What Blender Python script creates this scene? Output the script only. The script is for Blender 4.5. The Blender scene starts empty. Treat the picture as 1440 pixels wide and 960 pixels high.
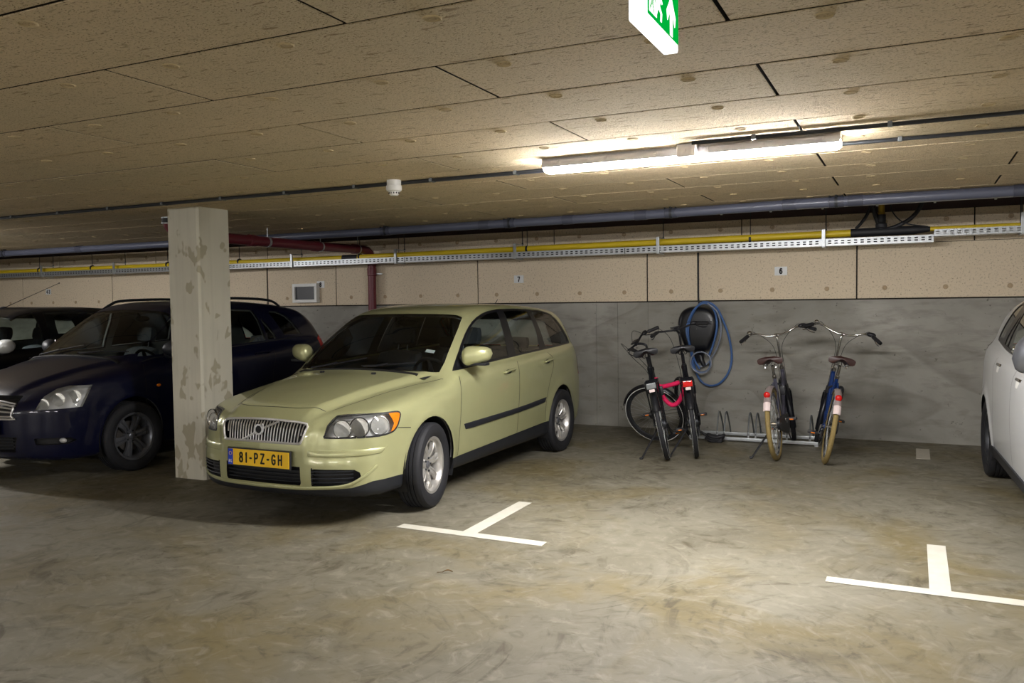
import bpy, bmesh, math, random
import numpy as np
from mathutils import Vector, Matrix
random.seed(7)
PI = math.pi
SC = bpy.context.scene
COL = SC.collection

# ------------------------------------------------------------------ objects
def link(name, data=None, parent=None):
    o = bpy.data.objects.new(name, data)
    COL.objects.link(o)
    if parent is not None:
        o.parent = parent
    return o

def tag(o, label=None, cat=None, group=None, kind=None):
    if label: o['label'] = label
    if cat: o['category'] = cat
    if group: o['group'] = group
    if kind: o['kind'] = kind
    return o

def empty(name, loc=(0, 0, 0), rot=(0, 0, 0), parent=None):
    o = link(name, None, parent)
    o.empty_display_size = .1
    o.location = loc
    o.rotation_euler = rot
    return o

def copy_tree(o, parent=None):
    c = o.copy()
    COL.objects.link(c)
    if parent is not None:
        c.parent = parent
    for ch in list(o.children):
        copy_tree(ch, c)
    return c

class MB:
    """collects vertices and faces for ONE mesh object"""
    def __init__(s):
        s.v, s.f, s.mi, s.sm = [], [], [], []
        s.m = 0
        s.smooth = True
        s.T = None
    def add(s, vs, fs):
        n = len(s.v)
        if s.T is not None:
            vs = [s.T @ Vector(p) for p in vs]
        s.v += [tuple(p) for p in vs]
        s.f += [tuple(i + n for i in f) for f in fs]
        s.mi += [s.m] * len(fs)
        s.sm += [s.smooth] * len(fs)
        return s
    def box(s, a, b, bev=0.0):
        x0, y0, z0 = [min(p, q) for p, q in zip(a, b)]
        x1, y1, z1 = [max(p, q) for p, q in zip(a, b)]
        sm = s.smooth; s.smooth = False
        if bev <= 0:
            s.add([(x0, y0, z0), (x1, y0, z0), (x1, y1, z0), (x0, y1, z0), (x0, y0, z1), (x1, y0, z1), (x1, y1, z1), (x0, y1, z1)],
                  [(0, 3, 2, 1), (4, 5, 6, 7), (0, 1, 5, 4), (1, 2, 6, 5), (2, 3, 7, 6), (3, 0, 4, 7)])
        else:
            bm = bmesh.new()
            bmesh.ops.create_cube(bm, size=1)
            for v in bm.verts:
                v.co = Vector((x0 + (v.co.x + .5) * (x1 - x0), y0 + (v.co.y + .5) * (y1 - y0), z0 + (v.co.z + .5) * (z1 - z0)))
            bmesh.ops.bevel(bm, geom=bm.edges[:], offset=bev, segments=2, affect='EDGES', profile=.6)
            s.bm(bm)
        s.smooth = sm
        return s
    def bm(s, bm):
        bm.verts.index_update()
        s.add([v.co[:] for v in bm.verts], [[v.index for v in f.verts] for f in bm.faces])
        bm.free()
        return s
    def tube(s, pts, r, n=8, closed=False, caps=True):
        pts = [Vector(p) for p in pts]
        N = len(pts)
        rs = r if isinstance(r, (list, tuple)) else [r] * N
        tang = []
        for i in range(N):
            if closed:
                t = pts[(i + 1) % N] - pts[i - 1]
            else:
                t = pts[min(i + 1, N - 1)] - pts[max(i - 1, 0)]
            tang.append(t.normalized())
        u = tang[0].orthogonal().normalized()
        vs = []
        for i in range(N):
            t = tang[i]
            u = (u - t * u.dot(t))
            u = u.normalized() if u.length > 1e-6 else t.orthogonal().normalized()
            w = t.cross(u)
            for k in range(n):
                a = 2 * PI * k / n
                vs.append(pts[i] + (u * math.cos(a) + w * math.sin(a)) * rs[i])
        fs = []
        for i in range(N if closed else N - 1):
            j = (i + 1) % N
            for k in range(n):
                l = (k + 1) % n
                fs.append((i * n + k, i * n + l, j * n + l, j * n + k))
        if caps and not closed:
            fs.append(tuple(range(n - 1, -1, -1)))
            fs.append(tuple((N - 1) * n + k for k in range(n)))
        return s.add(vs, fs)
    def cyl(s, a, b, r, r2=None, n=16):
        return s.tube([a, b], [r, r if r2 is None else r2], n)
    def lathe(s, prof, org=(0, 0, 0), axis=(0, 0, 1), n=32, closed=False):
        """prof: list of (radius, height along axis)"""
        ax = Vector(axis).normalized()
        u = ax.orthogonal().normalized(); w = ax.cross(u); o = Vector(org)
        vs = []
        for r, h in prof:
            for k in range(n):
                a = 2 * PI * k / n
                vs.append(o + ax * h + (u * math.cos(a) + w * math.sin(a)) * r)
        fs = []; M = len(prof)
        for i in range(M if closed else M - 1):
            j = (i + 1) % M
            for k in range(n):
                l = (k + 1) % n
                fs.append((i * n + k, i * n + l, j * n + l, j * n + k))
        if not closed:
            if prof[0][0] > 1e-5: fs.append(tuple(range(n - 1, -1, -1)))
            if prof[-1][0] > 1e-5: fs.append(tuple((M - 1) * n + k for k in range(n)))
        return s.add(vs, fs)
    def prism(s, poly, o, U, V, D):
        """polygon in plane (o,U,V) extruded by vector D"""
        o, U, V, D = Vector(o), Vector(U), Vector(V), Vector(D)
        n = len(poly)
        a = [o + U * p[0] + V * p[1] for p in poly]
        sm = s.smooth; s.smooth = False
        s.add(a + [p + D for p in a], [tuple(range(n - 1, -1, -1)), tuple(range(n, 2 * n))] +
              [(i, (i + 1) % n, n + (i + 1) % n, n + i) for i in range(n)])
        s.smooth = sm
        return s
    def ball(s, c, r, n=12, m=8):
        rr = r if isinstance(r, (list, tuple)) else (r, r, r)
        vs = []; fs = []
        for i in range(m + 1):
            t = PI * i / m
            for k in range(n):
                a = 2 * PI * k / n
                vs.append((c[0] + rr[0] * math.sin(t) * math.cos(a), c[1] + rr[1] * math.sin(t) * math.sin(a), c[2] + rr[2] * math.cos(t)))
        for i in range(m):
            for k in range(n):
                l = (k + 1) % n
                fs.append((i * n + k, (i + 1) * n + k, (i + 1) * n + l, i * n + l))
        return s.add(vs, fs)
    def grid(s, rows, close=False):
        M, n = len(rows), len(rows[0])
        fs = []
        for i in range(M - 1):
            for k in range(n if close else n - 1):
                l = (k + 1) % n
                fs.append((i * n + k, i * n + l, (i + 1) * n + l, (i + 1) * n + k))
        return s.add([p for r in rows for p in r], fs)
    def mesh(s, name, mats):
        me = bpy.data.meshes.new(name)
        me.from_pydata(s.v, [], s.f)
        bm = bmesh.new(); bm.from_mesh(me)
        bmesh.ops.remove_doubles(bm, verts=bm.verts, dist=1e-6)
        bmesh.ops.dissolve_degenerate(bm, edges=bm.edges, dist=1e-7)
        bm.to_mesh(me); bm.free()
        if len(me.polygons) == len(s.f):
            me.polygons.foreach_set('use_smooth', s.sm)
            me.polygons.foreach_set('material_index', s.mi)
        else:
            me.polygons.foreach_set('use_smooth', [s.smooth] * len(me.polygons))
        for m in (mats if isinstance(mats, (list, tuple)) else [mats]):
            me.materials.append(m)
        return me
    def build(s, name, mats, parent=None, recalc=True, sharp=40):
        me = s.mesh(name, mats)
        if recalc:
            bm = bmesh.new(); bm.from_mesh(me)
            bmesh.ops.recalc_face_normals(bm, faces=bm.faces)
            bm.to_mesh(me); bm.free()
        if any(s.sm):
            me.set_sharp_from_angle(angle=math.radians(sharp))
        return link(name, me, parent)

def smooth_path(pts, n=8, closed=False):
    """Catmull-Rom through points"""
    P = [Vector(p) for p in pts]; N = len(P); out = []
    for i in range(N if closed else N - 1):
        if closed:
            a, b, c, d = P[i - 1], P[i], P[(i + 1) % N], P[(i + 2) % N]
        else:
            b, c = P[i], P[i + 1]
            a = P[i - 1] if i > 0 else b * 2 - c
            d = P[i + 2] if i + 2 < N else c * 2 - b
        for k in range(n):
            t = k / n
            out.append(.5 * ((2 * b) + (c - a) * t + (2 * a - 5 * b + 4 * c - d) * t * t + (3 * b - a - 3 * c + d) * t ** 3))
    if not closed: out.append(P[-1])
    return out

GLYPH = {   # single-stroke lettering on a 0..1 x 0..1 cell
 '1': [[(.25, .78), (.5, 1), (.5, 0)]],
 '3': [[(.12, .86), (.3, .98), (.6, 1), (.85, .88), (.88, .7), (.75, .56), (.45, .53), (.78, .48), (.93, .32), (.88, .12), (.62, 0), (.3, 0), (.08, .14)]],
 '4': [[(.72, 0), (.72, 1), (.05, .28), (.98, .28)]],
 '6': [[(.86, .88), (.6, 1), (.32, .93), (.14, .68), (.1, .34), (.2, .1), (.48, 0), (.78, .08), (.92, .3), (.82, .52), (.5, .6), (.2, .48), (.11, .3)]],
 '7': [[(.05, 1), (.95, 1), (.42, 0)]],
 '8': [[(.5, .54), (.2, .62), (.12, .78), (.22, .94), (.5, 1), (.78, .94), (.88, .78), (.8, .62), (.5, .54), (.16, .44), (.05, .25), (.16, .06), (.5, 0), (.84, .06), (.95, .25), (.84, .44), (.5, .54)]],
 'P': [[(.1, 0), (.1, 1), (.6, 1), (.85, .92), (.92, .74), (.85, .56), (.6, .48), (.1, .48)]],
 'Z': [[(.06, 1), (.94, 1), (.06, 0), (.96, 0)]],
 'G': [[(.92, .84), (.72, .98), (.45, 1), (.18, .86), (.06, .5), (.18, .14), (.45, 0), (.72, .02), (.93, .14), (.93, .46), (.56, .46)]],
 'H': [[(.08, 0), (.08, 1)], [(.08, .52), (.92, .52)], [(.92, 0), (.92, 1)]],
 'N': [[(.08, 0), (.08, 1), (.92, 0), (.92, 1)]],
 'L': [[(.1, 1), (.1, 0), (.9, 0)]],
 '-': [[(.1, .46), (.9, .46)]],
}
GW = {'1': .55, '-': .62}
def text_obj(name, body, h, mat, parent=None, depth=.0008, M=None, bold=.12, xs=.56, gap=.24):
    """lettering of height h in the XY plane, centred, as flat raised strokes"""
    m = MB(); m.smooth = False
    ws = [h * xs * GW.get(ch, 1) for ch in body]
    x = -(sum(ws) + h * gap * (len(body) - 1)) / 2
    r = h * bold / 2
    for ch, w in zip(body, ws):
        for st in GLYPH[ch]:
            P = [(x + r + p[0] * (w - 2 * r), -h / 2 + r + p[1] * (h - 2 * r)) for p in st]
            for a, b in zip(P[:-1], P[1:]):
                d = Vector((b[0] - a[0], b[1] - a[1])); l = d.length
                if l < 1e-6: continue
                d /= l; nx, ny = -d.y * r, d.x * r
                out = []
                for k in range(7):
                    an = math.atan2(d.y, d.x) + PI / 2 - PI * k / 6
                    out.append((b[0] + r * math.cos(an), b[1] + r * math.sin(an)))
                for k in range(7):
                    an = math.atan2(d.y, d.x) - PI / 2 - PI * k / 6
                    out.append((a[0] + r * math.cos(an), a[1] + r * math.sin(an)))
                m.prism(out, (0, 0, 0), (1, 0, 0), (0, 1, 0), (0, 0, depth))
        x += w + h * gap
    if M is not None: m.v = [tuple(M @ Vector(p)) for p in m.v]
    return m.build(name, mat, parent)

# ------------------------------------------------------------------ materials
class NT:
    def __init__(s, name):
        s.mat = bpy.data.materials.new(name); s.mat.use_nodes = True
        s.t = s.mat.node_tree; s.n = s.t.nodes; s.n.clear()
        s.out = s.n.new('ShaderNodeOutputMaterial')
    def node(s, typ, **kw):
        nd = s.n.new('ShaderNode' + typ)
        for k, v in kw.items():
            if k[0] == '_': setattr(nd, k[1:], v)
        for k, v in kw.items():
            if k[0] != '_':
                key = int(k[1:]) if k[0] == 'i' and k[1:].isdigit() else k.replace('__', ' ')
                if isinstance(v, bpy.types.NodeSocket): s.t.links.new(v, nd.inputs[key])
                else: nd.inputs[key].default_value = v
        return nd
    def coord(s, kind='Object', scale=(1, 1, 1), rot=(0, 0, 0), loc=(0, 0, 0)):
        c = s.node('TexCoord').outputs[kind]
        return s.node('Mapping', Vector=c, Scale=scale, Rotation=rot, Location=loc).outputs[0]
    def noise(s, vec, scale, detail=4, rough=.5, dist=0.0, col=False):
        nd = s.node('TexNoise', Vector=vec, Scale=scale, Detail=detail, Roughness=rough, Distortion=dist)
        return nd.outputs['Color' if col else 'Fac']
    def ramp(s, fac, stops, interp='LINEAR'):
        nd = s.node('ValToRGB', Fac=fac); r = nd.color_ramp; r.interpolation = interp
        while len(r.elements) < len(stops): r.elements.new(.5)
        for e, (p, c) in zip(r.elements, stops):
            e.position = p; e.color = (c[0], c[1], c[2], 1) if isinstance(c, (tuple, list)) else (c, c, c, 1)
        return nd.outputs[0]
    def mix(s, a, b, fac, mode='MIX'):
        nd = s.n.new('ShaderNodeMix'); nd.data_type = 'RGBA'; nd.blend_type = mode
        for k, v in ((0, fac), (6, a), (7, b)):
            if isinstance(v, bpy.types.NodeSocket): s.t.links.new(v, nd.inputs[k])
            elif k == 0: nd.inputs[k].default_value = v
            else: nd.inputs[k].default_value = (*v[:3], 1)
        return nd.outputs[2]
    def math(s, op, a, b=0.0, clamp=False):
        nd = s.n.new('ShaderNodeMath'); nd.operation = op; nd.use_clamp = clamp
        for k, v in ((0, a), (1, b)):
            if isinstance(v, bpy.types.NodeSocket): s.t.links.new(v, nd.inputs[k])
            else: nd.inputs[k].default_value = v
        return nd.outputs[0]
    def bump(s, h, strength=.3, dist=.01):
        return s.node('Bump', Height=h, Strength=strength, Distance=dist).outputs[0]
    def bsdf(s, color, rough=.5, metal=0.0, normal=None, coat=0.0, spec=.5, **kw):
        b = s.n.new('ShaderNodeBsdfPrincipled')
        def st(k, v):
            if v is None: return
            if isinstance(v, bpy.types.NodeSocket): s.t.links.new(v, b.inputs[k])
            else: b.inputs[k].default_value = v
        st('Base Color', color if isinstance(color, bpy.types.NodeSocket) else (*color[:3], 1))
        st('Roughness', rough); st('Metallic', metal); st('Normal', normal)
        st('Coat Weight', coat); st('Specular IOR Level', spec)
        if coat: st('Coat Roughness', .04)
        for k, v in kw.items(): st(k.replace('_', ' '), v)
        s.t.links.new(b.outputs[0], s.out.inputs[0])
        return s.mat

def srgb(r, g, b):
    f = lambda c: (c / 255 / 12.92) if c <= 10 else ((c / 255 + .055) / 1.055) ** 2.4
    return (f(r), f(g), f(b))

def mottled(name, col, rough=.5, metal=0.0, var=.12, scale=30, coat=0.0, bump=0.0, spec=.5):
    """a plain painted / plastic / metal surface with a little procedural unevenness"""
    n = NT(name); v = n.coord()
    f = n.noise(v, scale, 3)
    c = n.mix(tuple(x * (1 - var) for x in col), tuple(min(1, x * (1 + var)) for x in col), f)
    nr = n.bump(n.noise(v, scale * 8, 2), bump, .002) if bump else None
    return n.bsdf(c, rough, metal, nr, coat, spec)
EXPOSURE = 3.65
LIGHTS_OUT = [(-11.6, 4.80, 2.397, 'strip light out of view beyond the left edge'), (6.3, 4.80, 2.397, 'strip light out of view beyond the right edge'),
              (-10.5, -4.4, 2.05, 'added strip light hung unseen behind the viewer, furthest left'), (-6.0, -4.4, 2.05, 'added strip light hung unseen behind the viewer, left of centre'),
              (-1.5, -4.4, 2.05, 'added strip light hung unseen straight behind the viewer'), (3.0, -4.4, 2.05, 'added strip light hung unseen behind the viewer on the right')]  # rear row hung low, added to brighten the ceiling and even the light
M = {}
def mk_mats():
    # wood-wool ceiling boards: matted fibres
    n = NT('wood_wool_board'); v = n.coord()
    wv = n.mix(v, n.noise(v, 9, 2, col=True), .06)
    fib = n.node('TexVoronoi', Vector=n.node('Mapping', Vector=wv, Scale=(55, 130, 90)).outputs[0], Scale=1.0, _feature='DISTANCE_TO_EDGE').outputs[0]
    fib = n.ramp(fib, [(0, 0.0), (.12, 1.0)])
    fine = n.noise(n.node('Mapping', Vector=wv, Scale=(90, 190, 120)).outputs[0], 1.0, 4, .65)
    pits = n.ramp(fine, [(.33, 0.0), (.45, 1.0)])
    big = n.noise(v, .9, 3)
    base = n.mix(srgb(226, 206, 172), srgb(214, 198, 166), n.ramp(big, [(.35, 0), (.65, 1)]))
    col = n.mix(base, srgb(116, 90, 56), n.math('SUBTRACT', 1.0, pits))
    col = n.mix(col, srgb(216, 198, 162), n.ramp(n.noise(n.node('Mapping', Vector=wv, Scale=(70, 240, 120), Location=(3, 5, 1)).outputs[0], 1.0, 2), [(.58, 0), (.7, .55)]))
    streak = n.noise(n.node('Mapping', Vector=v, Scale=(9, 34, 20)).outputs[0], 1.0, 3)
    col = n.mix(col, srgb(124, 98, 62), n.ramp(streak, [(.62, 0), (.70, .6)]))
    h = n.math('ADD', n.math('MULTIPLY', fib, .35), fine)
    M['woodwool'] = n.bsdf(col, .95, 0, n.bump(h, .8, .008), spec=.15)

    # upper wall: pressed fibre cement insulation boards, beige with dark specks
    n = NT('insulation_board'); v = n.coord()
    big = n.noise(v, .7, 4)
    sp = n.noise(v, 52, 4, .75)
    col = n.mix(srgb(228, 212, 186), srgb(218, 203, 178), big)
    col = n.mix(col, srgb(120, 100, 72), n.ramp(sp, [(.56, 0), (.66, .75)]))
    col = n.mix(col, srgb(206, 190, 164), n.ramp(n.noise(v, 60, 2, .6), [(.58, 0), (.7, .5)]))
    M['board'] = n.bsdf(col, .95, 0, n.bump(n.noise(v, 90, 3), .35, .003), spec=.15)

    # cast concrete of the lower wall
    n = NT('wall_concrete'); v = n.coord()
    big = n.noise(v, .55, 6, .6, .6)
    str_ = n.noise(n.node('Mapping', Vector=v, Scale=(2.5, 1, 9)).outputs[0], 1.0, 5, .6, .4)
    col = n.mix(srgb(132, 130, 122), srgb(174, 172, 164), n.ramp(big, [(.3, 0), (.7, 1)]))
    col = n.mix(col, srgb(122, 119, 111), n.ramp(str_, [(.48, 0), (.72, .8)]))
    tide = n.ramp(n.noise(n.node('Mapping', Vector=v, Scale=(.5, 1, .9), Location=(4, 0, 2)).outputs[0], 1.0, 2, .4, .6), [(.492, 0), (.5, .35), (.54, 0)])
    col = n.mix(col, srgb(104, 100, 92), tide)
    col = n.mix(col, srgb(70, 66, 60), n.ramp(n.noise(v, 16, 4, .65), [(.66, 0), (.73, .8)]))
    M['concrete'] = n.bsdf(col, .82, 0, n.bump(n.noise(v, 25, 5, .6), .18, .004), spec=.3)

    # column: lighter concrete with darker repair patches
    n = NT('column_concrete'); v = n.coord()
    col = n.mix(srgb(196, 193, 177), srgb(212, 208, 192), n.noise(v, 3, 5))
    vo = n.noise(n.node('Mapping', Vector=v, Scale=(1.5, 1.5, 1.0)).outputs[0], 5.2, 2, .5, .25)
    low = n.math('SUBTRACT', 1.0, n.math('MULTIPLY', n.node('SeparateXYZ', i0=v).outputs[2], .45))
    m = n.ramp(n.math('ADD', vo, n.math('MULTIPLY', n.math('SUBTRACT', low, .42), .09)), [(.575, 0), (.605, .8)])
    col = n.mix(col, srgb(164, 156, 132), m)
    st = n.noise(n.node('Mapping', Vector=v, Scale=(22, 22, 1.2)).outputs[0], 1.0, 4)
    col = n.mix(col, srgb(160, 157, 142), n.ramp(st, [(.5, 0), (.75, .18)]))
    M['column'] = n.bsdf(col, .85, 0, n.bump(n.noise(v, 40, 4), .2, .003), spec=.25)

    # power-floated floor: cloudy patches with curved trowel marks, slight sheen
    n = NT('floor_concrete'); v = n.coord()
    def swirl(scale, loc, fr, ar):
        vv = n.node('Mapping', Vector=v, Location=loc).outputs[0]
        vo = n.node('TexVoronoi', Vector=vv, Scale=scale, _voronoi_dimensions='2D', _feature='F1')
        d = n.node('VectorMath', i0=vv, i1=vo.outputs['Position'], _operation='SUBTRACT').outputs[0]
        sx = n.node('SeparateXYZ', i0=d)
        ang = n.math('ARCTAN2', sx.outputs[1], sx.outputs[0])
        rad = n.node('VectorMath', i0=d, _operation='LENGTH').outputs['Value']
        cid = n.node('SeparateXYZ', i0=vo.outputs['Color']).outputs[0]
        cv = n.node('CombineXYZ', X=n.math('MULTIPLY', rad, fr), Y=n.math('MULTIPLY', ang, ar), Z=n.math('MULTIPLY', cid, 20)).outputs[0]
        return n.noise(cv, 1.0, 4, .6, .8)
    warp = n.mix(v, n.noise(v, .9, 3, col=True), .25)
    cloud = n.noise(v, .45, 5, .55, .5)
    cloud2 = n.noise(n.node('Mapping', Vector=v, Location=(7, 3, 0)).outputs[0], .8, 5, .6, .7)
    cloud3 = n.noise(n.node('Mapping', Vector=v, Location=(1, 9, 0)).outputs[0], 2.2, 5, .62, .8)
    dab = n.noise(warp, 9.5, 5, .62, 1.0)
    sw = swirl(.8, (0, 0, 0), 15, 2.2); sw2 = swirl(.62, (3.3, 1.7, 0), 20, 3.0)
    col = n.mix(srgb(102, 97, 82), srgb(126, 122, 108), n.ramp(cloud, [(.32, 0), (.66, 1)]))
    col = n.mix(col, srgb(109, 98, 66), n.ramp(cloud2, [(.48, 0), (.66, .85)]))
    col = n.mix(col, srgb(76, 71, 57), n.ramp(cloud3, [(.54, 0), (.72, .5)]))
    col = n.mix(col, srgb(69, 62, 46), n.math('MULTIPLY', n.ramp(sw, [(.53, 0), (.66, .7)]), n.ramp(cloud3, [(.35, 0), (.6, 1)])))
    col = n.mix(col, srgb(141, 136, 124), n.math('MULTIPLY', n.ramp(sw2, [(.54, 0), (.68, .45)]), n.ramp(cloud, [(.4, .1), (.6, 1)])))
    col = n.mix(col, srgb(69, 62, 44), n.ramp(dab, [(.56, 0), (.70, .45)]))
    col = n.mix(col, srgb(137, 133, 119), n.ramp(dab, [(.30, .55), (.44, 0)]))
    fine = n.noise(v, 60, 4, .7)
    col = n.mix(col, srgb(69, 63, 48), n.ramp(fine, [(.6, 0), (.75, .35)]))
    rg = n.ramp(dab, [(.3, .48), (.7, .70)])
    M['floor'] = n.bsdf(col, rg, 0, n.bump(n.math('ADD', dab, n.math('MULTIPLY', fine, .3)), .08, .006), spec=.35)

    n = NT('road_paint'); v = n.coord()
    col = n.mix(srgb(204, 202, 192), srgb(186, 182, 168), n.noise(v, 14, 5))
    M['line'] = n.bsdf(col, .6, 0, n.bump(n.noise(v, 60, 3), .2, .002), spec=.3)
    M['wall_shade'] = mottled('wall_shade_paint', srgb(62, 46, 46), .8, var=.15, scale=9)  # dark brown stands in for shade at the top of the back wall
    M['deck'] = mottled('deck_concrete', srgb(90, 84, 78), .9, var=.15, scale=3)
    M['gap'] = mottled('dark_joint', srgb(34, 28, 22), .95)
    M['plug'] = mottled('fibre_plug', srgb(182, 160, 130), .9, var=.2, scale=60)
    M['washer'] = mottled('fibre_cap', srgb(186, 166, 128), .85, var=.15, scale=60)

    M['grey_pipe'] = mottled('grey_plastic_pipe', srgb(80, 84, 100), .36, var=.06, scale=8, spec=.55)
    M['grey_pipe_d'] = mottled('grey_pipe_sleeve', srgb(66, 69, 83), .4, var=.06, scale=8)
    M['maroon'] = mottled('maroon_plastic_pipe', srgb(104, 34, 46), .42, var=.1, scale=10)
    M['yellow'] = mottled('yellow_pipe_coating', srgb(226, 196, 40), .42, var=.1, scale=6)
    M['black_rubber'] = mottled('black_rubber', srgb(32, 32, 36), .6, var=.15, scale=40)
    M['black_plastic'] = mottled('black_plastic', srgb(26, 27, 32), .42, var=.1, scale=60, bump=.05)
    M['black_gloss'] = mottled('black_gloss_plastic', srgb(13, 15, 22), .34, var=.05, scale=20)
    M['brass'] = mottled('brass_fitting', srgb(176, 146, 60), .35, .8, var=.15, scale=20)
    M['galv'] = mottled('galvanised_steel', srgb(186, 190, 192), .42, .65, var=.16, scale=26)
    M['galv_d'] = mottled('dull_galvanised_steel', srgb(120, 124, 126), .5, .6, var=.2, scale=20)
    M['chrome_bright'] = mottled('satin_chrome', srgb(222, 222, 222), .28, .7, var=.04, scale=12)
    M['silver'] = mottled('silver_paint', srgb(196, 198, 196), .3, .2, var=.04, scale=30)
    M['chrome'] = mottled('chrome', srgb(214, 214, 216), .13, 1.0, var=.04, scale=12)
    M['alloy'] = mottled('alloy_wheel_paint', srgb(192, 190, 186), .3, .65, var=.05, scale=30)
    M['alloy_d'] = mottled('dark_alloy_wheel', srgb(112, 114, 120), .34, .6, var=.08, scale=30)
    M['steel_d'] = mottled('dark_steel', srgb(58, 60, 64), .45, .6, var=.15, scale=25)
    M['white_plastic'] = mottled('white_plastic', srgb(228, 228, 224), .4, var=.04, scale=40)
    M['grey_plastic'] = mottled('light_grey_plastic', srgb(196, 194, 196), .4, var=.04, scale=40)
    M['tyre'] = mottled('tyre_rubber', srgb(25, 26, 31), .72, var=.18, scale=50, bump=.15)
    M['tyre_tan'] = mottled('dusty_tan_tyre', srgb(136, 118, 72), .8, var=.25, scale=70, bump=.4)
    M['disc'] = mottled('brake_disc', srgb(110, 106, 102), .4, .7, var=.2, scale=30)

    def paint(name, c, flake=.35, rough=.34, dirt=.06, coat=.9, spec=.5):
        n = NT(name); v = n.coord()
        fl = n.noise(v, 900, 1)
        dust = n.noise(v, 3.2, 5, .6)
        cc = n.mix(c, tuple(min(1, x * 1.18) for x in c), fl)
        cc = n.mix(cc, tuple(x * .5 + .05 for x in c), n.ramp(dust, [(.5, 0), (.8, dirt * 3)]))
        return n.bsdf(cc, rough, flake, None, coat, spec)
    M['paint_green'] = paint('pale_green_metallic_paint', srgb(168, 169, 126))
    M['paint_navy'] = paint('dark_navy_paint', srgb(10, 13, 38), .0, .3, .0, .5, .2)
    M['paint_black'] = paint('black_car_paint', srgb(8, 9, 15), .0, .3, .0, .5, .2)
    M['paint_white'] = paint('white_car_paint', srgb(212, 214, 216), .05, .4, .02)
    M['seal'] = mottled('dark_rubber_seal', srgb(18, 18, 20), .6)
    M['trim_black'] = mottled('black_bumper_plastic', srgb(25, 28, 35), .5, var=.1, scale=60, bump=.05)
    M['cabin'] = mottled('cabin_lining', srgb(92, 92, 92), .85, var=.1, scale=40)
    M['seat'] = mottled('seat_fabric', srgb(44, 46, 52), .9, var=.2, scale=80, bump=.2)
    M['dash'] = mottled('dashboard_plastic', srgb(36, 38, 42), .7, var=.1, scale=60)

    def glass(name, tint, refl=1.45, gl=1.0):
        n = NT(name)
        tr = n.node('BsdfTransparent', Color=(*tint, 1))
        gs = n.node('BsdfGlossy', Color=(gl, gl, gl, 1), Roughness=.02)
        fr = n.node('Fresnel', IOR=refl)
        mx = n.node('MixShader', Fac=fr.outputs[0], i1=tr.outputs[0], i2=gs.outputs[0])
        n.t.links.new(mx.outputs[0], n.out.inputs[0])
        return n.mat
    M['glass'] = glass('tinted_car_glass', (.86, .94, .90))
    M['glass_dark'] = glass('dark_car_glass', (.80, .87, .87))
    M['lens'] = glass('clear_lamp_lens', (.90, .91, .92))
    M['lens_amber'] = mottled('amber_lens', srgb(222, 120, 24), .2, var=.2, scale=60)
    M['lens_red'] = mottled('red_lens', srgb(200, 26, 22), .2, var=.15, scale=60)
    M['reflector'] = mottled('lamp_reflector', srgb(236, 236, 232), .24, .6, var=.15, scale=45)
    M['lamp_body'] = mottled('lamp_housing', srgb(206, 206, 204), .35, .1, var=.2, scale=24)
    M['mirror'] = mottled('mirror_glass', srgb(200, 205, 210), .04, 1.0, var=.01)
    M['plate_y'] = mottled('yellow_plate', srgb(255, 204, 36), .4, var=.03)
    M['plate_b'] = mottled('blue_plate_band', srgb(20, 60, 190), .4, var=.03)
    M['ink'] = mottled('black_ink', srgb(14, 12, 10), .5)
    M['white_ink'] = mottled('white_ink', srgb(240, 240, 240), .5)
    M['sign_white'] = mottled('sign_plate', srgb(226, 228, 228), .4, var=.03)
    M['vent_dark'] = mottled('dark_vent_pane', srgb(24, 26, 32), .4, var=.3, scale=12)
    M['blue_cable'] = mottled('blue_cable', srgb(66, 102, 158), .35, var=.08, scale=30)
    M['grey_cable'] = mottled('grey_cable', srgb(128, 136, 152), .35, var=.08, scale=30)
    M['pink'] = mottled('pink_fabric_sleeve', srgb(232, 24, 92), .7, var=.12, scale=70, bump=.3)
    M['leather'] = mottled('brown_leather', srgb(58, 36, 34), .42, var=.25, scale=30, bump=.15)
    M['bike_black'] = mottled('black_bike_paint', srgb(22, 24, 30), .32, .2, var=.08, scale=20)
    M['bike_grey'] = mottled('slate_grey_bike_paint', srgb(92, 92, 108), .36, .3, var=.1, scale=20)
    M['bike_blue'] = mottled('blue_bike_paint', srgb(28, 58, 118), .3, .3, var=.1, scale=20)
    M['fender_grey'] = mottled('grey_mudguard', srgb(150, 136, 134), .5, var=.1, scale=20)
    M['fender_white'] = mottled('white_mudguard_tip', srgb(224, 206, 204), .5, var=.06, scale=20)
    M['patch'] = mottled('pale_floor_patch', srgb(178, 172, 158), .7, var=.12, scale=20)
    M['leaf'] = mottled('dry_leaf', srgb(98, 74, 40), .8, var=.3, scale=90)
    def emit(name, c, s):
        n = NT(name)
        e = n.node('Emission', Color=(*c, 1), Strength=s)
        n.t.links.new(e.outputs[0], n.out.inputs[0])
        return n.mat
    M['tube'] = emit('lit_diffuser', (1.0, .975, .965), LAMP)
    M['exit_green'] = emit('lit_green_panel', srgb(0, 156, 52), .105)
    M['exit_white'] = emit('lit_white_panel', (1, 1, .98), .15)
LAMP = 26.0
mk_mats()
CAM_H = 1.52
CZ = 2.397            # underside of the ceiling boards
WY = 9.787            # face of the back wall
XL, XR, YB = -21.0, 9.5, -8.5
CE = 8.42             # ceiling boards end here, open slot above the pipes behind

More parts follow.
